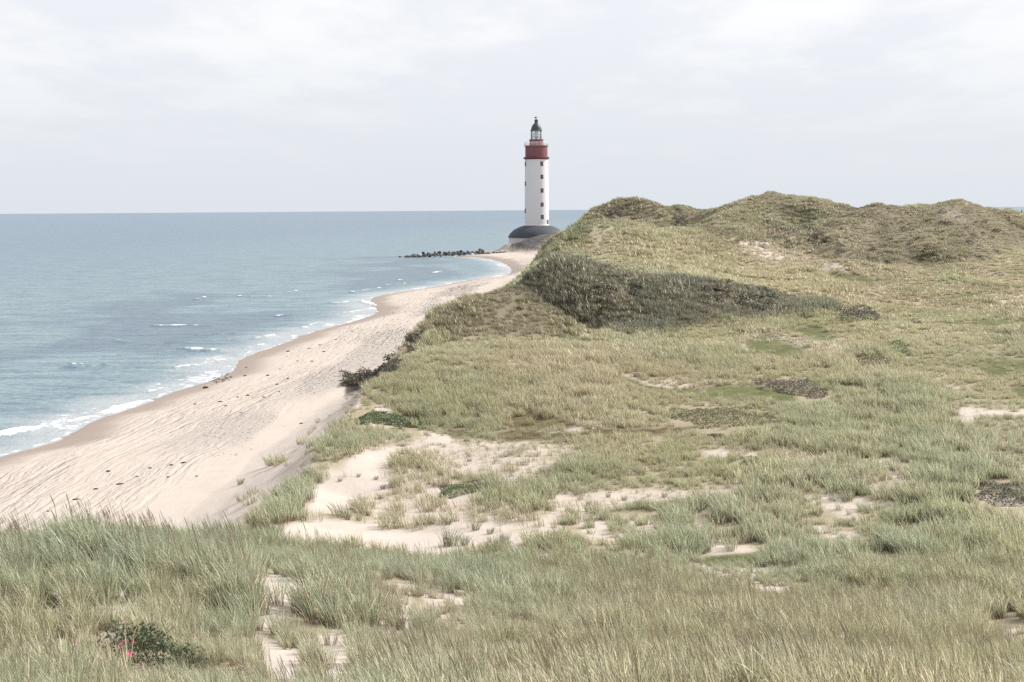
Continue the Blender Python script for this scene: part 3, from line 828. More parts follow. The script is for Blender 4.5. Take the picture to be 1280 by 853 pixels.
def candidates(d1, d2, dens, tx1=-0.47, tx2=0.47):
    n = int(dens * (tx2 - tx1) / 2 * (d2 * d2 - d1 * d1))
    y = np.sqrt(rng.uniform(d1 * d1, d2 * d2, n)); x = y * rng.uniform(tx1, tx2, n)
    k = rng.normal(0, 0.06, n)
    return x, y, k


def grass_field(name, d1, d2, dens, coll, nvar, hs, blend, label):
    x, y, k = candidates(d1 * 0.88, d2 * 1.12, dens)
    m = (y * (1 + k) > d1) & (y * (1 + k) <= d2)
    x, y = x[m], y[m]
    z = height(x, y)
    u, v = proj(x, y, z)
    m = (u > -190) & (u < 1470) & (v < 1010) & (z > 0.5)
    x, y, z = x[m], y[m], z[m]
    cv, n1, n2 = cover(x, y, z)
    gap = sstep(0.30, 0.55, fbm(x / 2.6, y / 4.0, 3, 41)) * (1 - cv['heath']) * (1 - cv['dark']) * (1 - 0.8 * sstep(80, 125, y))
    p = np.ones(len(x)); gap = gap * np.where((y > 47) & (y < 110), 0.6, 1.0)
    clump = fbm(x / 1.1, y / 1.1, 3, 90)
    p *= np.where(y < 60, 0.12 + 0.88 * sstep(-0.28, 0.20, clump), 0.5 + 0.5 * sstep(-0.35, 0.15, clump))
    p *= 1 - 0.85 * gap
    p *= 1 - 0.985 * cv['sand']; p *= 1 - 0.25 * cv['thin'] * sstep(0.32, -0.05, clump); p *= 1 - 0.9 * cv['pale']
    p *= 1 - 0.93 * cv['moss']; p *= 1 - 0.93 * cv['mossg']; p *= 1 - 0.85 * cv['soil']; p *= 1 - 0.8 * cv['bare']; p *= 1 - cv['bank']
    p *= 1 - 0.3 * cv['scrub']; p = np.where(cv['heath'] > 0.5, 1.0, np.where(cv['darkl'] > 0.3, np.maximum(p, 0.92), p)); p *= 1 - 0.93 * cv['clear']; p *= 1 - 0.72 * cv['rose']
    p *= 1 - cv['beach'] * (1 - 0.15 * cv['face'])
    if d1 > 100: p *= np.where(y < 165, 1, np.where(y < 230, 0.62, 0.56))
    p = np.where(y > 440, 0, p)
    m = rng.uniform(size=len(x)) < p
    x, y, z, n1, n2, clump = [q[m] for q in (x, y, z, n1, n2, clump)]
    cv = {a: b[m] for a, b in cv.items()}
    n = len(x)
    big = fbm(x / 9.0, y / 14.0, 3, 92); big2 = fbm(x / 30.0, y / 45.0, 2, 93)
    gcol = np.clip(np.where(y < 48, 0.45, 0.26) + 0.9 * big + 0.35 * big2 + 0.6 * cv['green'] - 0.35 * cv['dry'], 0, 1)[:, None]
    tint = FRESH * (1 - gcol) + BLUE * gcol
    ol = np.clip(0.12 + (0.45 + 0.8 * big) * cv['dry'] * np.where(y < 50, 0.5, 1.1) + 0.8 * cv['darkl'] + sstep(70, 140, y) * 0.25, 0, 1)[:, None]
    tint = tint * (1 - ol) + OLIVE * ol
    th_ = (0.6 * cv['thin'])[:, None]; tint = tint * (1 - th_) + np.array([0.36, 0.325, 0.235]) * th_
    dk = np.clip(cv['dark'] * 0.85 + 0.85 * cv['darkl'], 0, 1)[:, None]; tint = tint * (1 - dk) + DARKG * dk
    hk = np.clip(cv['heath'] + 0.7 * cv['slopeshade'], 0, 1)[:, None]; tint = tint * (1 - hk) + HEATH * hk
    vr = fbm(x / 12.0 + 5, y / 22.0, 3, 98)[:, None]; vg = sstep(0.1, 0.5, fbm(x / 10.0, y / 20.0 + 9, 3, 99))[:, None]
    fr_ = sstep(95, 200, y)[:, None]
    tint = tint * (1 + 0.55 * fr_ * vr) * (1 + fr_ * vg * np.array([-0.16, -0.02, -0.10]))
    tint = tint * rng.uniform(0.82, 1.18, (n, 1)) * (1 + 0.22 * clump[:, None])
    dry = np.clip(0.24 + 0.15 * cv['dry'] * (y > 50) - 0.12 * cv['green'] + 0.30 * fbm(x / 5.0, y / 8.0, 3, 94) - 0.22 * cv['heath'] - 0.02 * cv['dark'] + 0.1 * sstep(60, 120, y) + rng.normal(0, 0.06, n) + 0.15 * cv['thin'], 0.02, 0.85)
    sc = hs * rng.uniform(0.7, 1.2, n) * (1 + 0.25 * clump) * (1 + 0.2 * cv['green']) * (1 - 0.35 * cv['thin']) * (1 - 0.3 * cv['face']) * (1 - 0.15 * cv['dark']) * (1 + 0.3 * cv['heath'])
    sc *= 0.62 + 0.72 * sstep(-0.45, 0.45, fbm(x / (3.0 + 0.02 * y), y / (4.0 + 0.04 * y), 3, 97))
    ws = fbm(x / 14.0, y / 14.0, 2, 95)
    rot = np.stack([rng.normal(0, 0.07, n), rng.normal(0, 0.07, n) - 0.10 * ws, rng.normal(0.0, 0.38, n) + 0.7 * ws], -1)
    wsc = rng.uniform(0.85, 1.15, n)
    scl = np.stack([sc * wsc, sc * wsc, sc], -1)
    vi = rng.integers(0, nvar, n)
    if name == 'dune_grass':
        vi = np.where((np.maximum(cv['thin'], cv['sand']) > 0.35) & (rng.uniform(size=n) < 0.8), rng.integers(5, 8, n), vi)
    o = scatter(name, coll, x, y, z - 0.015, rot, scl, vi, tint, dry)
    o.data.materials.append(MAT['grass'])
    tag(o, label, 'grass', kind='stuff')
    print(name, n)
    return o


pA = proto_coll('tuft_fine', [tuft_mesh('tuft_fine', 56, 0.16, 0.78, 0.0118, 0.24, 0.40, 100 + i, 0.45, 3) for i in range(6)], MAT['grass'])
pB = proto_coll('tuft_mid', [tuft_mesh('tuft_mid', 46, 0.24, 0.62, 0.017, 0.26, 0.36, 120 + i) for i in range(5)] + [tuft_mesh('tuft_thin', 17, 0.30, 0.60, 0.015, 0.22, 0.30, 130 + i) for i in range(3)], MAT['grass'])
pC = proto_coll('tuft_broad', [tuft_mesh('tuft_broad', 44, 0.42, 0.60, 0.036, 0.22, 0.34, 140 + i) for i in range(5)], MAT['grass'])
grass_field('marram_grass', 15, 47, 23.0, pA, 6, 0.76, 0, 'pale blue-green marram grass covering the near dune')
grass_field('dune_grass', 47, 118, 9.0, pB, 5, 0.95, 0, 'straw and green dune grass over the hollow between the dunes')
grass_field('far_dune_grass', 118, 345, 5.6, pC, 5, 1.0, 0, 'olive grass over the far dunes and ridge')

# dark heath scrub on the shaded dune and the crests
MAT['scrub'] = make_leaf_mat('scrub_leaves', (0.055, 0.055, 0.040), (0.15, 0.135, 0.095), True)
pS = proto_coll('scrub_clump', [leaf_mesh('scrub_clump', 150, 0.55, 0.55, 0.5, 0.09, 160 + i, 0.7) for i in range(4)], MAT['scrub'])
x, y, k = candidates(118, 335, 1.6)
z = height(x, y); cv, n1, n2 = cover(x, y, z)
p = np.maximum.reduce([0.42 * cv['scrub'], 0.025 * cv['heath'], 0.02 * cv['dark'], 0.25 * cv['slopeshade'], 0.3 * cv['soil']])
m = rng.uniform(size=len(x)) < p
x, y, z = x[m], y[m], z[m]; n = len(x)
tn = np.ones((n, 3)) * rng.uniform(0.7, 1.3, (n, 1)) * np.where(rng.uniform(size=(n, 1)) < 0.3, np.array([[1.15, 0.95, 0.85]]), np.array([[1, 1, 1]]))
s = rng.uniform(0.7, 1.5, n)
o = scatter('heath_scrub', pS, x, y, z - 0.05, np.stack([rng.normal(0, .1, n), rng.normal(0, .1, n), rng.uniform(0, 6.28, n)], -1), np.stack([s * 1.2, s * 1.2, s * 0.9], -1), rng.integers(0, 4, n), tn, np.zeros(n))
o.data.materials.append(MAT['scrub'])
tag(o, 'low dark heath scrub along the shaded dune crest', 'scrub', kind='stuff')


def ground_at(u, v, d1=20, d2=420):
    ds = np.exp(np.linspace(math.log(d1), math.log(d2), 900))
    pts = np.array([pt(u, v, d) for d in ds])
    zz = height(pts[:, 0], pts[:, 1])
    i = np.argmax(zz > pts[:, 2])
    return Vector((pts[i, 0], pts[i, 1], zz[i]))


# ------------------------------------------------------------------ lighthouse
LH_D = 520.0
LHC = pt(671, 282, LH_D)
S = LH_D / FPX                                   # metres per pixel there
def zpx(v): return float(pt(671, v, LH_D)[2])
gz0 = 4.0
LX, LY = float(LHC[0]), LH_D
M_white = simple_mat('white_render', (0.66, 0.645, 0.655), 0.85, 0.2, 0.05, 0.35)
M_red = simple_mat('red_paint', (0.205, 0.090, 0.098), 0.85, 0.2, 0.18, 0.6)
M_dome = simple_mat('dome_metal', (0.048, 0.056, 0.062), 0.5, 0.4, 0.15, 1.0)
M_slate = simple_mat('slate_roof', (0.050, 0.055, 0.066), 0.7, 0.3, 0.25, 0.8)
M_grey = simple_mat('grey_metal', (0.45, 0.45, 0.46), 0.5, 0.4, 0.1, 2.0)
M_dark = simple_mat('dark_frame', (0.11, 0.11, 0.115), 0.6, 0.3, 0.1, 2.0)  # frame colour lifted to stand in for haze
M_cream = simple_mat('cream_wall', (0.58, 0.55, 0.53), 0.85, 0.2, 0.10, 0.6)
M_pane = simple_mat('window_glass', (0.075, 0.075, 0.085), 0.8, 0.1, 0.1, 2.0)  # glass colour lightened in place of haze over the windows
m, nt, out = new_mat('lantern_glass'); k = N(nt)
tr = k.n('ShaderNodeBsdfTransparent'); tr.inputs[0].default_value = (0.93, 0.97, 0.97, 1); gl = k.n('ShaderNodeBsdfGlossy'); gl.inputs['Roughness'].default_value = 0.05
fr = k.n('ShaderNodeFresnel'); fr.inputs[0].default_value = 1.45
mx = k.n('ShaderNodeMixShader'); k.l(fr.outputs[0], mx.inputs[0]); k.l(tr.outputs[0], mx.inputs[1]); k.l(gl.outputs[0], mx.inputs[2]); k.l(mx.outputs[0], out.inputs[0])
M_glass = m
M_lens = simple_mat('fresnel_lens', (0.80, 0.83, 0.82), 0.15, 0.6, 0.05, 3)

lh = tag(empty('lighthouse', (LX, LY, gz0)), 'tall round white lighthouse with a red gallery band and dark domed lantern', 'lighthouse')
def Z(v): return zpx(v) - gz0
def part(name, prof, mat, parent=lh, seg=64, cap=True, smooth=True):
    V, F = lathe(prof, seg, cap)
    me = mesh_from(name, V, F, smooth)
    if smooth:
        me.set_sharp_from_angle(angle=R(35))
    return link(name, me, mat, parent)
rb, rt = 4.42, 4.18
zt, zb_ = Z(198.5), Z(282)
part('tower_wall', [(rb + .12, zb_ - 1.2), (rb + .12, zb_ + .15), (rb, zb_ + .25), (rt, zt)], M_white)
part('cornice', [(rt + .02, zt - .35), (4.45, zt - .1), (4.78, zt + .12), (4.78, zt + .42), (4.1, zt + .62)], simple_mat('dark_red_cornice', (0.14, 0.042, 0.045), 0.6, 0.3, 0.15, 0.8))
zd1 = Z(182.8)
part('red_band', [(4.06, zt + .55), (4.03, zd1 - .25), (4.22, zd1 - .1)], M_red)
part('gallery_floor', [(4.2, zd1 - .12), (4.42, zd1), (4.42, zd1 + .16), (2.4, zd1 + .18)], simple_mat('gallery_stone', (0.33, 0.25, 0.25), 0.8, 0.2, 0.1, 1))
zw = Z(174.8)
part('watch_room', [(2.56, zd1 + .1), (2.54, zw - .15), (2.66, zw - .1), (2.66, zw + .05), (1.9, zw + .08)], M_red)
rail = MB()
for i in range(40):
    a = 2 * math.pi * i / 40
    rail.tube((4.3 * math.cos(a), 4.3 * math.sin(a), zd1 + .15), (4.3 * math.cos(a), 4.3 * math.sin(a), zd1 + 1.4), 0.045, 6)
for zz in (0.45, 0.8, 1.1, 1.4): rail.ring(4.3, 0.04, zd1 + zz, 60, 6)
rail.build('gallery_railing', simple_mat('white_railing', (0.70, 0.70, 0.70), 0.5, 0.3, .05, 2), lh, True)
zl0, zl1 = zw + .08, Z(163.8)
part('lantern_glass', [(1.95, zl0 + .1), (1.95, zl1)], M_glass, cap=False, seg=16, smooth=False)
fm_ = MB()
for i in range(12):
    a = 2 * math.pi * i / 12 + 0.1
    fm_.tube((2.0 * math.cos(a), 2.0 * math.sin(a), zl0), (2.0 * math.cos(a), 2.0 * math.sin(a), zl1), 0.065, 6)
for f_ in (0.03, 0.36, 0.68, 0.97): fm_.ring(2.0, 0.06, zl0 + (zl1 - zl0) * f_, 36, 6)
fm_.build('lantern_frame', simple_mat('lantern_bars', (0.66, 0.67, 0.67), 0.5, 0.3, .05, 2), lh, True)
part('lens', [(0.4, zl0), (0.5, zl0 + .5), (0.95, zl0 + .9), (1.05, zl0 + 1.5), (0.95, zl0 + 2.1), (0.5, zl0 + 2.5), (0.3, zl1)], M_lens)
zd2 = Z(154.2)
hh = zd2 - zl1
dm = part('dome', [(1.9, zl1 - .02), (2.18, zl1), (2.2, zl1 + .2), (1.98, zl1 + .35), (1.86, zl1 + .35 * hh), (1.62, zl1 + .6 * hh), (1.22, zl1 + .83 * hh), (0.72, zl1 + hh)], M_dome)
vt = part('ventilator', [(0.72, zd2 - .02), (0.60, zd2 + .15), (0.62, zd2 + .75), (0.74, zd2 + .8), (0.70, zd2 + 1.05), (0.40, zd2 + 1.35), (0.1, zd2 + 1.6)], M_dome, parent=dm, seg=24)
vn = MB()
vn.tube((0, 0, zd2 + 1.5), (0, 0, Z(145.0)), 0.07, 8); vn.box((-.32, 0, Z(147.2)), (.7, .08, .42)); vn.box((.35, 0, Z(147.2)), (.6, .08, .10))
vn.build('weather_vane', M_dome, lh)
# base building
part('base_wall', [(10.2, -1.5), (10.2, Z(297)), (9.9, Z(296.5))], M_cream, seg=48)
part('base_roof', [(10.2, Z(297.0)), (10.55, Z(296.8)), (10.5, Z(296)), (9.7, Z(291.6)), (8.4, Z(287.3)), (6.2, Z(283.6)), (4.4, Z(282.0))], M_slate, seg=48, cap=False)


def wall_r(v): return rb + (rt - rb) * (282 - v) / (282 - 198.5)
def lh_window(phi, v, arched):
    a = phi - math.pi / 2                       # phi measured from the side facing the camera
    r = wall_r(v)
    w_, h_ = 1.0, 1.35
    def outline(s):
        o_ = [(-w_ / 2 * s, -h_ / 2 * s), (w_ / 2 * s, -h_ / 2 * s)]
        if arched:
            for i in range(7):
                b = math.pi * i / 6
                o_.append((w_ / 2 * s * math.cos(b), h_ / 2 * s - .32 * s + .32 * s * math.sin(b)))
        else:
            o_ += [(w_ / 2 * s, h_ / 2 * s), (-w_ / 2 * s, h_ / 2 * s)]
        return o_
    def place(px, pz, d): 
        rr = r - 0.06 + d
        return (rr * math.cos(a) - px * math.sin(a), rr * math.sin(a) + px * math.cos(a), Z(v) + pz)
    o1 = outline(1.12); o2 = outline(0.92); n = len(o1)
    V = [place(*q, -.3) for q in o1] + [place(*q, .14) for q in o1] + [place(*q, .14) for q in o2] + [place(*q, .08) for q in o2]
    F = []
    for b in range(3):
        for i in range(n): F.append((b * n + i, b * n + (i + 1) % n, (b + 1) * n + (i + 1) % n, (b + 1) * n + i))
    wd = link('window', mesh_from('window', V, F, False), M_grey if False else M_dark, lh)
    V = [place(*q, .10) for q in outline(0.94)]
    link('pane', mesh_from('pane', V, [tuple(range(n))], False), M_pane, wd)
    mb = MB()
    rot = Matrix.Rotation(a, 3, 'Z')
    c = Vector(place(0, 0, .115)); mb.box(c, (.05, .05, h_ * .84), rot); mb.box(c + Vector((0, 0, .1)), (.049, w_ * .84, .05), rot)
    mb.build('glazing_bars', M_grey, wd)
for i, v in enumerate((205.4, 221.4, 238.5, 255.8, 271.4)): lh_window(math.asin(.44), v, i in (1, 3))
for v in (205.4, 229.8, 263.7): lh_window(-math.asin(.955), v, False)
lh_window(math.asin(.90), 277.6, False)

# ------------------------------------------------------------------ breakwater boulders
def rock_mesh(name, seed, flat=0.8, detail=2):
    bm = bmesh.new(); bmesh.ops.create_icosphere(bm, subdivisions=detail, radius=1)
    q = random.Random(seed)
    cuts = [(Vector((q.gauss(0, 1), q.gauss(0, 1), q.gauss(0, 1))).normalized(), q.uniform(.55, .85)) for _ in range(9)]
    for v in bm.verts:
        for nrm, d in cuts:
            s = v.co.dot(nrm)
            if s > d: v.co -= nrm * (s - d)
        v.co *= 1 + q.uniform(-.04, .04)
        v.co.z *= flat
    me = bpy.data.meshes.new(name); bm.to_mesh(me); bm.free()
    return me
M_rock = simple_mat('dark_rock', (0.075, 0.075, 0.080), 0.8, 0.3, 0.5, 0.9, 0.1)
M_rock2 = simple_mat('brown_rock', (0.13, 0.11, 0.10), 0.8, 0.3, 0.5, 0.9, 0.1)
M_rockp = simple_mat('pale_rock', (0.55, 0.53, 0.50), 0.8, 0.3, 0.15, 0.9, 0.1)
rocks = []
for i in range(7):
    me = rock_mesh('boulder', 300 + i); me.materials.append(M_rock if i < 5 else M_rock2); rocks.append(me)
rp = rock_mesh('boulder', 330); rp.materials.append(M_rockp)
q = random.Random(5)
def boulder(x, y, z, s, me, label, group='boulders of the breakwater'):
    o = bpy.data.objects.new('boulder', me); COL.objects.link(o)
    o.location = (x, y, z); o.scale = (s * q.uniform(.8, 1.3), s * q.uniform(.8, 1.2), s * q.uniform(.7, 1.0))
    o.rotation_euler = (q.uniform(-.4, .4), q.uniform(-.4, .4), q.uniform(0, 6.28))
    return tag(o, label, 'boulder', group)
xa = pt(509, 318, 490)[0]; xb = pt(602, 318, 490)[0]
nb = 0
for row in range(4):
    for i in range(26):
        t = (i + q.uniform(-.3, .3)) / 25
        hw = 1.0 if t > 0.06 else 0.35
        if row == 3 and (t < 0.1 or q.random() < .35): continue
        x = xa + (xb - xa) * t
        y = 490 + (row - 1) * 1.6 + q.uniform(-.5, .5) + t * 8
        if row == 3: y = 490 + q.uniform(0, 1.6) + t * 8
        z = [0.1, 0.4, 0.4, 0.95][row] * hw + q.uniform(-.2, .25) + t * 1.0
        s = q.uniform(.45, .82)
        boulder(x, y, z, s, rocks[q.randrange(7)], 'dark weathered boulder in the low breakwater running out from the point'); nb += 1
p = pt(524, 320, 488); boulder(p[0], p[1], .95, .95, rp, 'single white boulder near the seaward end of the breakwater')
p = pt(500, 320.5, 490); boulder(p[0], p[1], .0, .6, rocks[1], 'outermost low dark rock awash at the breakwater tip')
for i in range(22):
    u = 603 + i * 1.35 + q.uniform(-.6, .6)
    x = pt(u, 315, 497)[0]; y = 494 + q.uniform(0, 6)
    z = float(height(np.array([x]), np.array([y]))[0])
    boulder(x, y, z + .15, q.uniform(.3, .62), rocks[q.randrange(7)], 'small dark stone scattered on the sand at the landward end of the breakwater', 'stones at the root of the breakwater')
for u, v in ((613.5, 315), (590, 320.5)):
    x = pt(u, v, 494)[0]; z = float(height(np.array([x]), np.array([494.]))[0])
    boulder(x, 494, max(z, .3) + .3, .6, rp, 'pale stone on the sand among dark ones at the breakwater root' if u > 600 else 'pale boulder at the landward foot of the breakwater')

# ------------------------------------------------------------------ beach stones and clumps of seaweed
M_weed = simple_mat('dry_seaweed', (0.05, 0.042, 0.036), 0.9, 0.1, 0.4, 12, .02)
M_stone = simple_mat('beach_stone', (0.14, 0.125, 0.115), 0.85, 0.2, 0.3, 8, .01)
wm = []
for i in range(4):
    me = rock_mesh('seaweed_clump', 400 + i, .35); 
    for v in me.vertices: v.co *= 1 + random.uniform(-.25, .25)
    me.materials.append(M_weed); wm.append(me)
sm = []
for i in range(4):
    me = rock_mesh('beach_stone', 420 + i, .6); me.materials.append(M_stone); sm.append(me)
WEED = [(150, 606), (214, 582), (210, 597), (246, 596), (229, 579), (171, 596), (301, 516), (349, 490), (316, 497), (346, 481), (377, 530), (360, 474), (244, 506), (282, 508), (297, 497), (310, 495), (330, 497), (306, 470), (308, 460),
        (360, 440), (386, 436), (400, 432), (420, 425), (440, 415), (405, 440), (275, 503), (188, 586), (120, 612), (95, 625), (60, 640), (135, 590), (350, 462), (372, 452), (335, 470), (390, 452)]
for i, (u, v) in enumerate(WEED):
    pz = ground_at(u, v, 50, 330)
    o = bpy.data.objects.new('seaweed_clump', wm[i % 4]); COL.objects.link(o)
    s = q.uniform(.07, .15) * max(1, pz.y / 120)
    o.location = pz + Vector((0, 0, s * .12)); o.scale = (s * q.uniform(.9, 1.9), s, s * q.uniform(1.0, 1.8)); o.rotation_euler = (0, 0, q.uniform(0, 6.28))
    tag(o, 'small dark clump of dry seaweed lying on the pale beach sand', 'seaweed', 'seaweed clumps on the beach')
o = bpy.data.objects.new('seaweed_clump', wm[0]); COL.objects.link(o); pz = ground_at(257, 485.5, 60, 300)
o.location = pz + Vector((0, 0, .08)); o.scale = (.32, .24, .3); tag(o, 'single dark lump of seaweed at the wet edge of the beach', 'seaweed')
for i in range(46):
    u = 266 + q.gauss(0, 1) * 9 + 9; v = 475 - (u - 275) * .28 + q.gauss(0, 2.2)
    pz = ground_at(u, v, 60, 300)
    o = bpy.data.objects.new('beach_stone', sm[i % 4]); COL.objects.link(o); s = q.uniform(.06, .15)
    o.location = pz + Vector((0, 0, s * .2)); o.scale = (s * 1.2, s, s); o.rotation_euler = (0, 0, q.uniform(0, 6.28))
    tag(o, 'dark wet stone in the little cluster at the waterline bend', 'stone', 'wet stones at the waterline bend')
# pebble drifts on the upper beach
M_peb = simple_mat('pebbles', (0.24, 0.215, 0.20), 0.85, 0.2, 0.3, 2)
m, nt, out = new_mat('pebble_mix'); k = N(nt)
b = k.bsdf(k.attr('tint', 'INSTANCER').outputs['Color'], .85, .2); k.l(b.outputs[0], out.inputs[0]); M_pebm = m
pm_ = []
for i in range(3):
    me = rock_mesh('pebble', 440 + i, .6, 1); pm_.append(me)
pP = proto_coll('pebble', pm_, M_pebm)
x, y, k_ = candidates(85, 330, 2.2, -0.22, 0.02)
s_ = (x - xw(y)) / np.maximum(xf(y) - xw(y), 1)
pn = fbm(x / 5.0, y / 16.0, 2, 61)
pp = sstep(.50, .62, s_) * sstep(.98, .86, s_) * sstep(-.3, .15, pn) + 0.03 * sstep(.15, .3, s_) * sstep(1, .9, s_)
m = rng.uniform(size=len(x)) < pp
x, y = x[m], y[m]; z = height(x, y); n = len(x)
s = rng.uniform(.035, .10, n) * np.clip(y / 130, .8, 1.6)
tn = np.array([0.25, 0.225, 0.205]) * rng.uniform(.5, 1.7, (n, 1))
o = scatter('pebbles', pP, x, y, z, np.stack([rng.uniform(-.3, .3, n), rng.uniform(-.3, .3, n), rng.uniform(0, 6.28, n)], -1), np.stack([s * 1.2, s, s], -1), rng.integers(0, 3, n), tn, np.zeros(n))
o.data.materials.append(M_pebm)
tag(o, 'grey pebbles in drifts along the upper beach', 'pebbles', kind='stuff')
print('pebbles', n)

# ------------------------------------------------------------------ low shrubs and creeping mats
MAT['mat_green'] = make_leaf_mat('creeping_leaves', (0.075, 0.115, 0.045), (0.18, 0.215, 0.10))
MAT['mat_olive'] = make_leaf_mat('olive_leaves', (0.12, 0.12, 0.055), (0.25, 0.23, 0.12))
MAT['mat_dark'] = make_leaf_mat('dark_leaves', (0.055, 0.058, 0.040), (0.14, 0.135, 0.09))
MAT['mat_brown'] = make_leaf_mat('brown_leaves', (0.11, 0.095, 0.07), (0.22, 0.19, 0.14))


def shrub_mat(poly, d1, d2, h, n, size, mat, label, cat='shrub', group=None, seed=1):
    """leaves spread over a patch of ground, domed towards its middle"""
    qq = np.random.default_rng(seed)
    us = [a for a, b in poly]; vs = [b for a, b in poly]
    # patch outline on the ground
    c = ground_at(sum(us) / len(us), sum(vs) / len(vs), d1, d2)
    cor = [ground_at(a, b, d1, d2) for a, b in poly]
    xs = [p.x for p in cor]; ys = [p.y for p in cor]
    X = qq.uniform(min(xs), max(xs), n * 3); Y = qq.uniform(min(ys), max(ys), n * 3)
    sdp = poly_sd(X, Y, [(p.x, p.y) for p in cor])
    scale = max(0.3, float(-sdp.min()))
    rel = np.clip(-sdp / scale, 0, 1) + 0.38 * fbm(X / 1.0, Y / 1.6, 4, seed)
    m = rel > 0.02
    X, Y, rel = X[m][:n], Y[m][:n], rel[m][:n]
    zz = height(X, Y)
    lump = 0.65 + 0.5 * fbm(X / (h * 2.2), Y / (h * 2.2), 3, seed + 3)
    top = h * np.clip(rel * 1.8, 0.05, 1) * lump
    k = len(X)
    zl = zz + top * (1 - 0.8 * qq.uniform(size=k) ** 2.2)
    nr = qq.normal(0, .55, (k, 3)); nr[:, 2] = np.abs(nr[:, 2]) + .5
    nr /= np.linalg.norm(nr, axis=1)[:, None]
    rv = qq.normal(size=(k, 3)); t1 = np.cross(nr, rv); t1 /= np.linalg.norm(t1, axis=1)[:, None]; t2 = np.cross(nr, t1)
    ss = (size * qq.uniform(.6, 1.35, k))[:, None]
    C = np.stack([X, Y, zl], -1) - np.array(c)
    V = np.stack([C - t1 * ss, C + t2 * ss * .5, C + t1 * ss, C - t2 * ss * .5], 1).reshape(-1, 3)
    F = np.arange(4 * k).reshape(-1, 4)
    root = tag(empty('shrub', c), label, cat, group)
    me = mesh_from('foliage', V, F, False); fattr(me, 'rnd', np.repeat(qq.uniform(size=k), 4))
    link('foliage', me, mat, root)
    st = MB()
    for i in range(14):
        j = qq.integers(0, k)
        e = Vector(C[j]); b0 = Vector((C[j][0] * .6, C[j][1] * .6, 0)); b0.z = float(height(np.array([b0.x + c.x]), np.array([b0.y + c.y]))[0]) - c.z - .03
        st.tube(b0, e, .012 * size * 14, 5, .005 * size * 14)
    st.build('stems', MAT['mat_brown'], root)
    return root


shrub_mat([(445, 522), (468, 517), (500, 520), (534, 532), (528, 537), (490, 533), (455, 529)], 70, 100, .45, 5000, .06, MAT['mat_green'], 'dense bright green creeping shrub on the dune edge above the sand bowl', seed=1)
shrub_mat([(436, 466), (460, 452), (490, 448), (505, 449), (500, 455), (470, 463), (440, 472)], 98, 125, .45, 5200, .06, MAT['mat_dark'], 'dark green shrub overhanging the eroded earth bank above the beach', seed=2)
shrub_mat([(828, 516), (870, 511), (940, 514), (976, 524), (960, 533), (900, 534), (845, 527)], 70, 105, .4, 5200, .065, MAT['mat_olive'], 'wide olive green shrub mat in the hollow beside brown moss', seed=3)
shrub_mat([(938, 480), (980, 476), (1020, 482), (1047, 496), (1020, 499), (970, 492)], 75, 115, .5, 3800, .07, MAT['mat_brown'], 'grey-brown low shrub spreading between two green moss patches', seed=4)
shrub_mat([(1036, 386), (1045, 375), (1070, 369), (1092, 371), (1104, 380), (1100, 392), (1060, 393)], 132, 160, 1.9, 4200, .10, MAT['mat_dark'], 'rounded dark shrub at the right end of the shaded dune', seed=5)
shrub_mat([(1212, 622), (1235, 608), (1300, 604), (1300, 632), (1240, 636)], 50, 75, .5, 3600, .05, MAT['mat_dark'], 'dark low shrub on bare sand by the frame edge in the hollow', seed=6)
shrub_mat([(1064, 452), (1080, 441), (1108, 444), (1122, 456), (1100, 460)], 90, 135, .55, 2400, .08, MAT['mat_olive'], 'small olive shrub on thin sandy ground below the round dark shrub', seed=7)
shrub_mat([(1105, 436), (1118, 428), (1145, 434), (1142, 446), (1115, 445)], 95, 140, .5, 1600, .08, MAT['mat_green'], 'small green shrub just beside a slightly larger olive shrub', seed=8)
shrub_mat([(548, 617), (570, 608), (612, 604), (614, 612), (580, 622), (555, 624)], 55, 80, .3, 2600, .045, MAT['mat_green'], 'thin strip of green creeping shrub in the dry grass behind the sand', seed=9)
shrub_mat([(920, 580), (935, 571), (950, 573), (952, 581), (930, 583)], 60, 85, .25, 1200, .045, MAT['mat_green'], 'tiny bright green plant patch on sand in the middle of the hollow', seed=10)
shrub_mat([(1148, 326), (1152, 310), (1164, 306), (1178, 314), (1176, 326)], 205, 260, 0.6, 1300, .14, MAT['mat_olive'], 'low olive bush growing at the foot of the far ridge', seed=11)
shrub_mat([(742, 333), (746, 322), (762, 325), (772, 336), (758, 340)], 135, 160, .8, 1200, .11, MAT['mat_dark'], 'dark bush on the crest near the peak of the shaded dune', seed=12)
shrub_mat([(880, 546), (905, 542), (912, 549), (890, 552)], 60, 90, .25, 900, .05, MAT['mat_dark'], 'little dark clump of plants at the edge of the mossy strip', seed=13)
shrub_mat([(838, 292), (843, 272), (862, 272), (866, 290), (850, 296)], 240, 315, 1.0, 1200, .18, MAT['mat_green'], 'green bush in the dip between the far left dune and the ridge', seed=14)

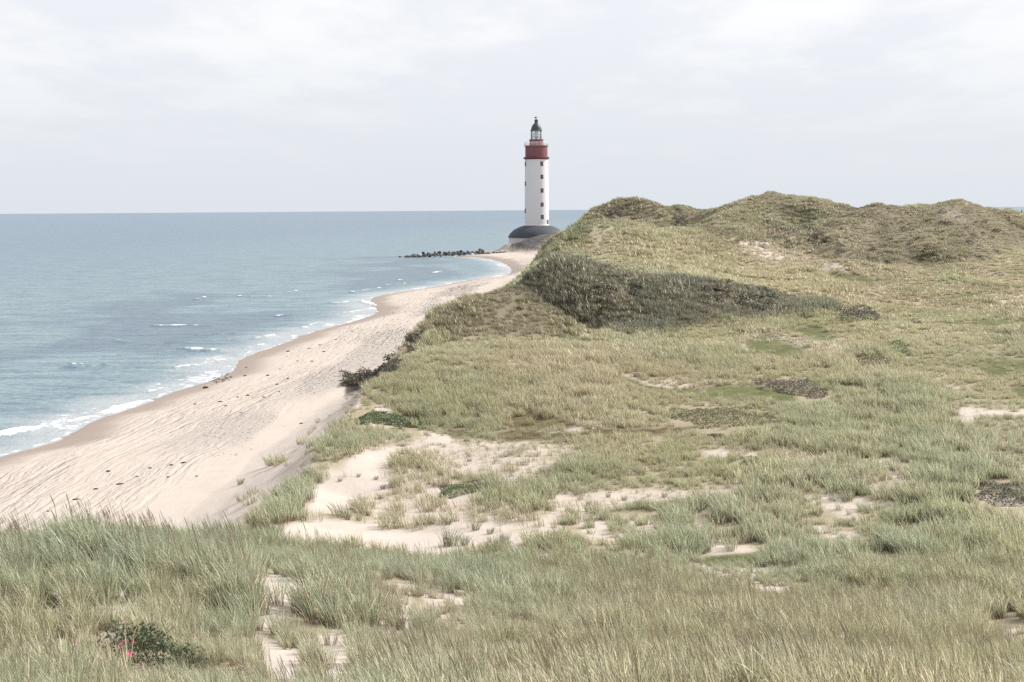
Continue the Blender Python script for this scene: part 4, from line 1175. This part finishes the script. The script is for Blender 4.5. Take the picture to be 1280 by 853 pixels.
# ------------------------------------------------------------------ rose bush with pink flowers
c = ground_at(172, 832, 18, 40)
rose = tag(empty('rose_bush', c), 'dark green rose bush with pink flowers among the marram grass', 'rose bush')
V = []; F = []; Rn = []
qq = np.random.default_rng(77)
blobs = [(-.55, .55, .42, .55), (-.1, .3, .5, .55), (.25, 0, .5, .55), (.6, -.3, .45, .5), (.95, -.55, .4, .45), (.05, .65, .35, .45), (1.2, -.8, .3, .35)]
for bx, by, br, bh in blobs:
    for i in range(300):
        d = qq.normal(size=3); d /= np.linalg.norm(d); d[2] = abs(d[2])
        rr = br * qq.uniform(.5, 1.05)
        p = Vector((bx + d[0] * rr, by + d[1] * rr, .08 + d[2] * bh * qq.uniform(.7, 1.05)))
        nrm = Vector((d[0] * .7 + qq.normal() * .5, d[1] * .7 + qq.normal() * .5, .6)).normalized(); t1 = Matrix.Rotation(qq.uniform(0, 6.28), 3, nrm) @ nrm.orthogonal().normalized(); t2 = nrm.cross(t1)
        s = qq.uniform(.022, .042); b0 = len(V)
        V += [tuple(p - t1 * s), tuple(p + t2 * s * .55), tuple(p + t1 * s), tuple(p - t2 * s * .55)]; Rn += [qq.uniform()] * 4; F.append((b0, b0 + 1, b0 + 2, b0 + 3))
me = mesh_from('foliage', V, F, False); fattr(me, 'rnd', Rn)
link('foliage', me, make_leaf_mat('rose_leaves', (0.035, 0.052, 0.022), (0.11, 0.135, 0.062)), rose)
st = MB()
for bx, by, br, bh in blobs:
    for i in range(5): st.tube((bx * .8, by * .8, -.05), (bx + qq.normal() * br * .5, by + qq.normal() * br * .5, bh), .008, 5, .004)
st.build('stems', MAT['mat_brown'], rose)
M_petal = make_leaf_mat('pink_petals', (0.55, 0.045, 0.17), (0.62, 0.12, 0.25), False, .6, .3)
M_cent = simple_mat('flower_centre', (0.6, 0.42, 0.10), .8, .2)
def flower(p, s, tilt):
    V = []; F = []; rn = []
    for j in range(5):
        a = 2 * math.pi * j / 5
        for (r_, w_, z_) in ((.12, .15, .0), (.6, .62, .10), (1.0, .50, .32), (1.12, .0, .36)):
            ca, sa = math.cos(a), math.sin(a)
            V.append((s * (r_ * ca - w_ * sa), s * (r_ * sa + w_ * ca), s * z_)); V.append((s * (r_ * ca + w_ * sa), s * (r_ * sa - w_ * ca), s * z_))
        b0 = j * 8
        for i in range(3): F.append((b0 + 2 * i, b0 + 2 * i + 1, b0 + 2 * i + 3, b0 + 2 * i + 2))
        rn += [random.random()] * 8
    me = mesh_from('flower', V, F, True); fattr(me, 'rnd', rn)
    o = link('flower', me, M_petal, rose)
    o.location = p; o.rotation_euler = (R(35) + tilt, tilt, random.uniform(0, 6))
    V, F = lathe([(.02 * s, .0), (.24 * s, .02 * s), (.22 * s, .14 * s), (.05 * s, .2 * s)], 10)
    cc = link('flower_centre', mesh_from('flower_centre', V, F), M_cent, o)
for (u, v, dd, s) in ((91, 799.5, 26.6, .038), (94, 802, 26.4, .034), (152, 805, 25.6, .040), (157, 801, 25.8, .036), (166, 803.5, 25.7, .038), (153.5, 815, 25.2, .044), (160, 817.5, 25.1, .044), (163, 816, 25.2, .038), (149, 812, 25.3, .034)):
    pw = ground_at(u, v + 24, 18, 45)
    p = Vector(pt(u, v, pw.y - .45))
    flower(p - c, s, random.uniform(-.3, .3))

# ------------------------------------------------------------------ single tufts standing in open sand
MAT['tuft'] = None
def make_tuft_mat():
    m, nt, out = new_mat('single_tuft_blades'); k = N(nt)
    t = k.attr('t').outputs['Fac']; rd = k.attr('rnd').outputs['Fac']
    c = k.mix(rd, (0.13, 0.165, 0.10), (0.30, 0.31, 0.19))
    c = k.mix(k.ramp(t, (0.0, 0.35)), (0.16, 0.12, 0.07), c)
    b = k.bsdf(c, .5, .35); tr = k.n('ShaderNodeBsdfTranslucent'); k.l(c, tr.inputs[0])
    mx = k.n('ShaderNodeMixShader'); mx.inputs[0].default_value = .3
    k.l(b.outputs[0], mx.inputs[1]); k.l(tr.outputs[0], mx.inputs[2]); k.l(mx.outputs[0], out.inputs[0])
    return m
M_tuft = make_tuft_mat()
tm = []
for i in range(4):
    me = tuft_mesh('grass_tuft', 90, .22, .65, .014, -.12, .55, 500 + i); me.materials.append(M_tuft); tm.append(me)
TUFT = [(562, 683, 1.25, 'larger of two marram tufts standing together on open sand'), (580, 682, .75, 'smaller of two marram tufts standing together on open sand'), (346, 670, .9, 'grey-green marram tuft on the sand just behind the near crest'),
        (594, 663, .7, None), (630, 678, .7, None), (612, 668, .55, None), (434, 650, .55, None), (448, 651, .5, None), (460, 645, .45, None), (478, 612, .45, None), (470, 600, .4, None), (448, 596, .35, None), (425, 602, .35, None), (300, 606, .7, 'dark dry tuft lying low on the slipped sand face'),
        (560, 656, .6, None), (540, 655, .5, None), (655, 640, .55, None), (735, 632, .5, None), (780, 626, .5, None), (830, 622, .5, None), (870, 618, .5, None), (760, 622, .4, None)]
for i, (u, v, s, lab) in enumerate(TUFT):
    pz = ground_at(u, v, 47, 110)
    o = bpy.data.objects.new('grass_tuft', tm[i % 4]); COL.objects.link(o)
    o.location = pz - Vector((0, 0, .02)); o.scale = (s, s, s); o.rotation_euler = (0, 0, q.uniform(-.6, .6))
    tag(o, lab or 'small lone marram tuft standing in thinly grown bare sand', 'grass tuft', 'lone tufts on open sand')

# ------------------------------------------------------------------ person on the far right dune
pz = ground_at(1276.5, 274.5, 290, 345)
def skin_body(name, joints, edges, mat, parent=None):
    me = bpy.data.meshes.new(name)
    me.from_pydata([j[0] for j in joints], edges, [])
    o = bpy.data.objects.new(name, me); COL.objects.link(o)
    sk = o.modifiers.new('skin', 'SKIN'); 
    for i, j in enumerate(joints): me.skin_vertices[0].data[i].radius = (j[1], j[1])
    me.skin_vertices[0].data[0].use_root = True
    sb = o.modifiers.new('sub', 'SUBSURF'); sb.levels = 1; sb.render_levels = 1
    dg = bpy.context.evaluated_depsgraph_get(); ev = o.evaluated_get(dg)
    nm = bpy.data.meshes.new_from_object(ev)
    o.modifiers.clear(); o.data = nm; nm.materials.clear(); nm.materials.append(mat)
    nm.polygons.foreach_set('use_smooth', np.ones(len(nm.polygons), bool))
    if parent: o.parent = parent
    return o
M_cloth = simple_mat('dark_clothing', (0.022, 0.022, 0.035), .85, .2, .2, 6)
M_skin = simple_mat('skin', (0.42, 0.27, 0.20), .6, .3, .05, 6)
M_hair = simple_mat('dark_hair', (0.03, 0.025, 0.02), .7, .3, .1, 20)
J = [((0, 0, .12), .15), ((.03, .02, .35), .15), ((.05, .02, .52), .14), ((.06, .02, .60), .06), ((.08, -.0, .70), .085), ((.08, -.0, .78), .075),
     ((.12, -.10, .12), .09), ((-.32, -.12, .36), .065), ((-.62, -.12, .06), .045), ((-.72, -.12, .07), .04),
     ((.10, .12, .12), .09), ((-.30, .14, .33), .065), ((-.60, .14, .06), .045), ((-.70, .14, .07), .04),
     ((.05, -.19, .50), .06), ((-.05, -.22, .28), .045), ((-.28, -.16, .38), .035), ((.05, .22, .50), .06), ((-.04, .26, .28), .045), ((-.26, .18, .36), .035)]
E = [(0, 1), (1, 2), (2, 3), (3, 4), (4, 5), (0, 6), (6, 7), (7, 8), (8, 9), (0, 10), (10, 11), (11, 12), (12, 13), (2, 14), (14, 15), (15, 16), (2, 17), (17, 18), (18, 19)]
person = skin_body('person', J, E, M_cloth)
person.location = pz; person.scale = (1.15, 1.15, 1.15)
tag(person, 'tiny dark-clothed person sitting on the far dune at the edge of the frame', 'person')
V, F = lathe([(.02, -.09), (.075, -.07), (.092, 0), (.075, .075), (.02, .10)], 14)
hd = link('face', mesh_from('face', V, F), M_skin, person); hd.location = (.065, 0, .73)
V, F = lathe([(.09, -.03), (.102, .02), (.085, .085), (.02, .115)], 14)
hr = link('hair', mesh_from('hair', V, F), M_hair, person); hr.location = (.085, 0, .735)

# ------------------------------------------------------------------ light, sky, render
SUN_AZ, SUN_EL = R(67), R(40)       # azimuth to the right of the view direction
sd_ = Vector((math.sin(SUN_AZ) * math.cos(SUN_EL), math.cos(SUN_AZ) * math.cos(SUN_EL), math.sin(SUN_EL)))
L = bpy.data.lights.new('sun', 'SUN'); L.energy = 5.0; L.angle = R(0.6); L.color = (1.0, 0.965, 0.915)
lo = bpy.data.objects.new('sun', L); COL.objects.link(lo)
lo.rotation_euler = sd_.to_track_quat('Z', 'Y').to_euler(); lo.location = (60, 60, 120)

wld = bpy.data.worlds.new('World'); scene.world = wld; wld.use_nodes = True
nt = wld.node_tree
for n_ in list(nt.nodes): nt.nodes.remove(n_)
k = N(nt)
wo = k.n('ShaderNodeOutputWorld'); bg = k.n('ShaderNodeBackground'); bg.inputs['Strength'].default_value = 0.1
sky = k.n('ShaderNodeTexSky'); sky.sky_type = 'NISHITA'; sky.sun_disc = False
sky.sun_elevation = SUN_EL; sky.sun_rotation = SUN_AZ; sky.dust_density = 2.0; sky.air_density = 1.0
tc = k.n('ShaderNodeTexCoord').outputs['Generated']
sp = k.n('ShaderNodeSeparateXYZ'); k.l(tc, sp.inputs[0])
zc = k.math('ADD', k.math('MAXIMUM', sp.outputs[2], 0.0), 0.09)
cb = k.n('ShaderNodeCombineXYZ'); k.l(k.math('DIVIDE', sp.outputs[0], zc), cb.inputs[0]); k.l(k.math('DIVIDE', sp.outputs[1], zc), cb.inputs[1])
c1 = k.noise(k.mapping(cb.outputs[0], (1.0, 0.55, 1), (0, 0, 0.2)), 1.1, 6, 0.6)
c2 = k.noise(k.mapping(cb.outputs[0], (1, 1, 1), (0, 0, 0), (7, 3, 0)), 0.35, 3, 0.5)
cf = k.ramp(k.math('ADD', c1.outputs[0], k.math('MULTIPLY', k.math('SUBTRACT', c2.outputs[0], 0.5), 0.6)), (0.40, 0.60))
cloud = k.mix(cf, (7.0, 7.15, 7.55), (8.15, 8.15, 8.2))
# thin hazy layer near the horizon
hz = k.ramp(sp.outputs[2], (0.0, 0.16))
cloud = k.mix(hz, (6.1, 6.45, 6.95), cloud)
colr = k.mix(0.94, sky.outputs[0], cloud)
k.l(colr, bg.inputs[0]); k.l(bg.outputs[0], wo.inputs[0])

scene.view_settings.view_transform = 'Standard'
scene.view_settings.look = 'None'
scene.view_settings.exposure = 0.35
scene.view_settings.gamma = 1.0
scene.view_settings.use_curve_mapping = False
scene.render.engine = 'CYCLES'
scene.cycles.max_bounces = 6
scene.cycles.diffuse_bounces = 3
scene.cycles.glossy_bounces = 2
scene.cycles.transmission_bounces = 3
scene.cycles.transparent_max_bounces = 8
scene.cycles.use_denoising = False
scene.cycles.use_adaptive_sampling = False
scene.render.resolution_x = 1024; scene.render.resolution_y = 682
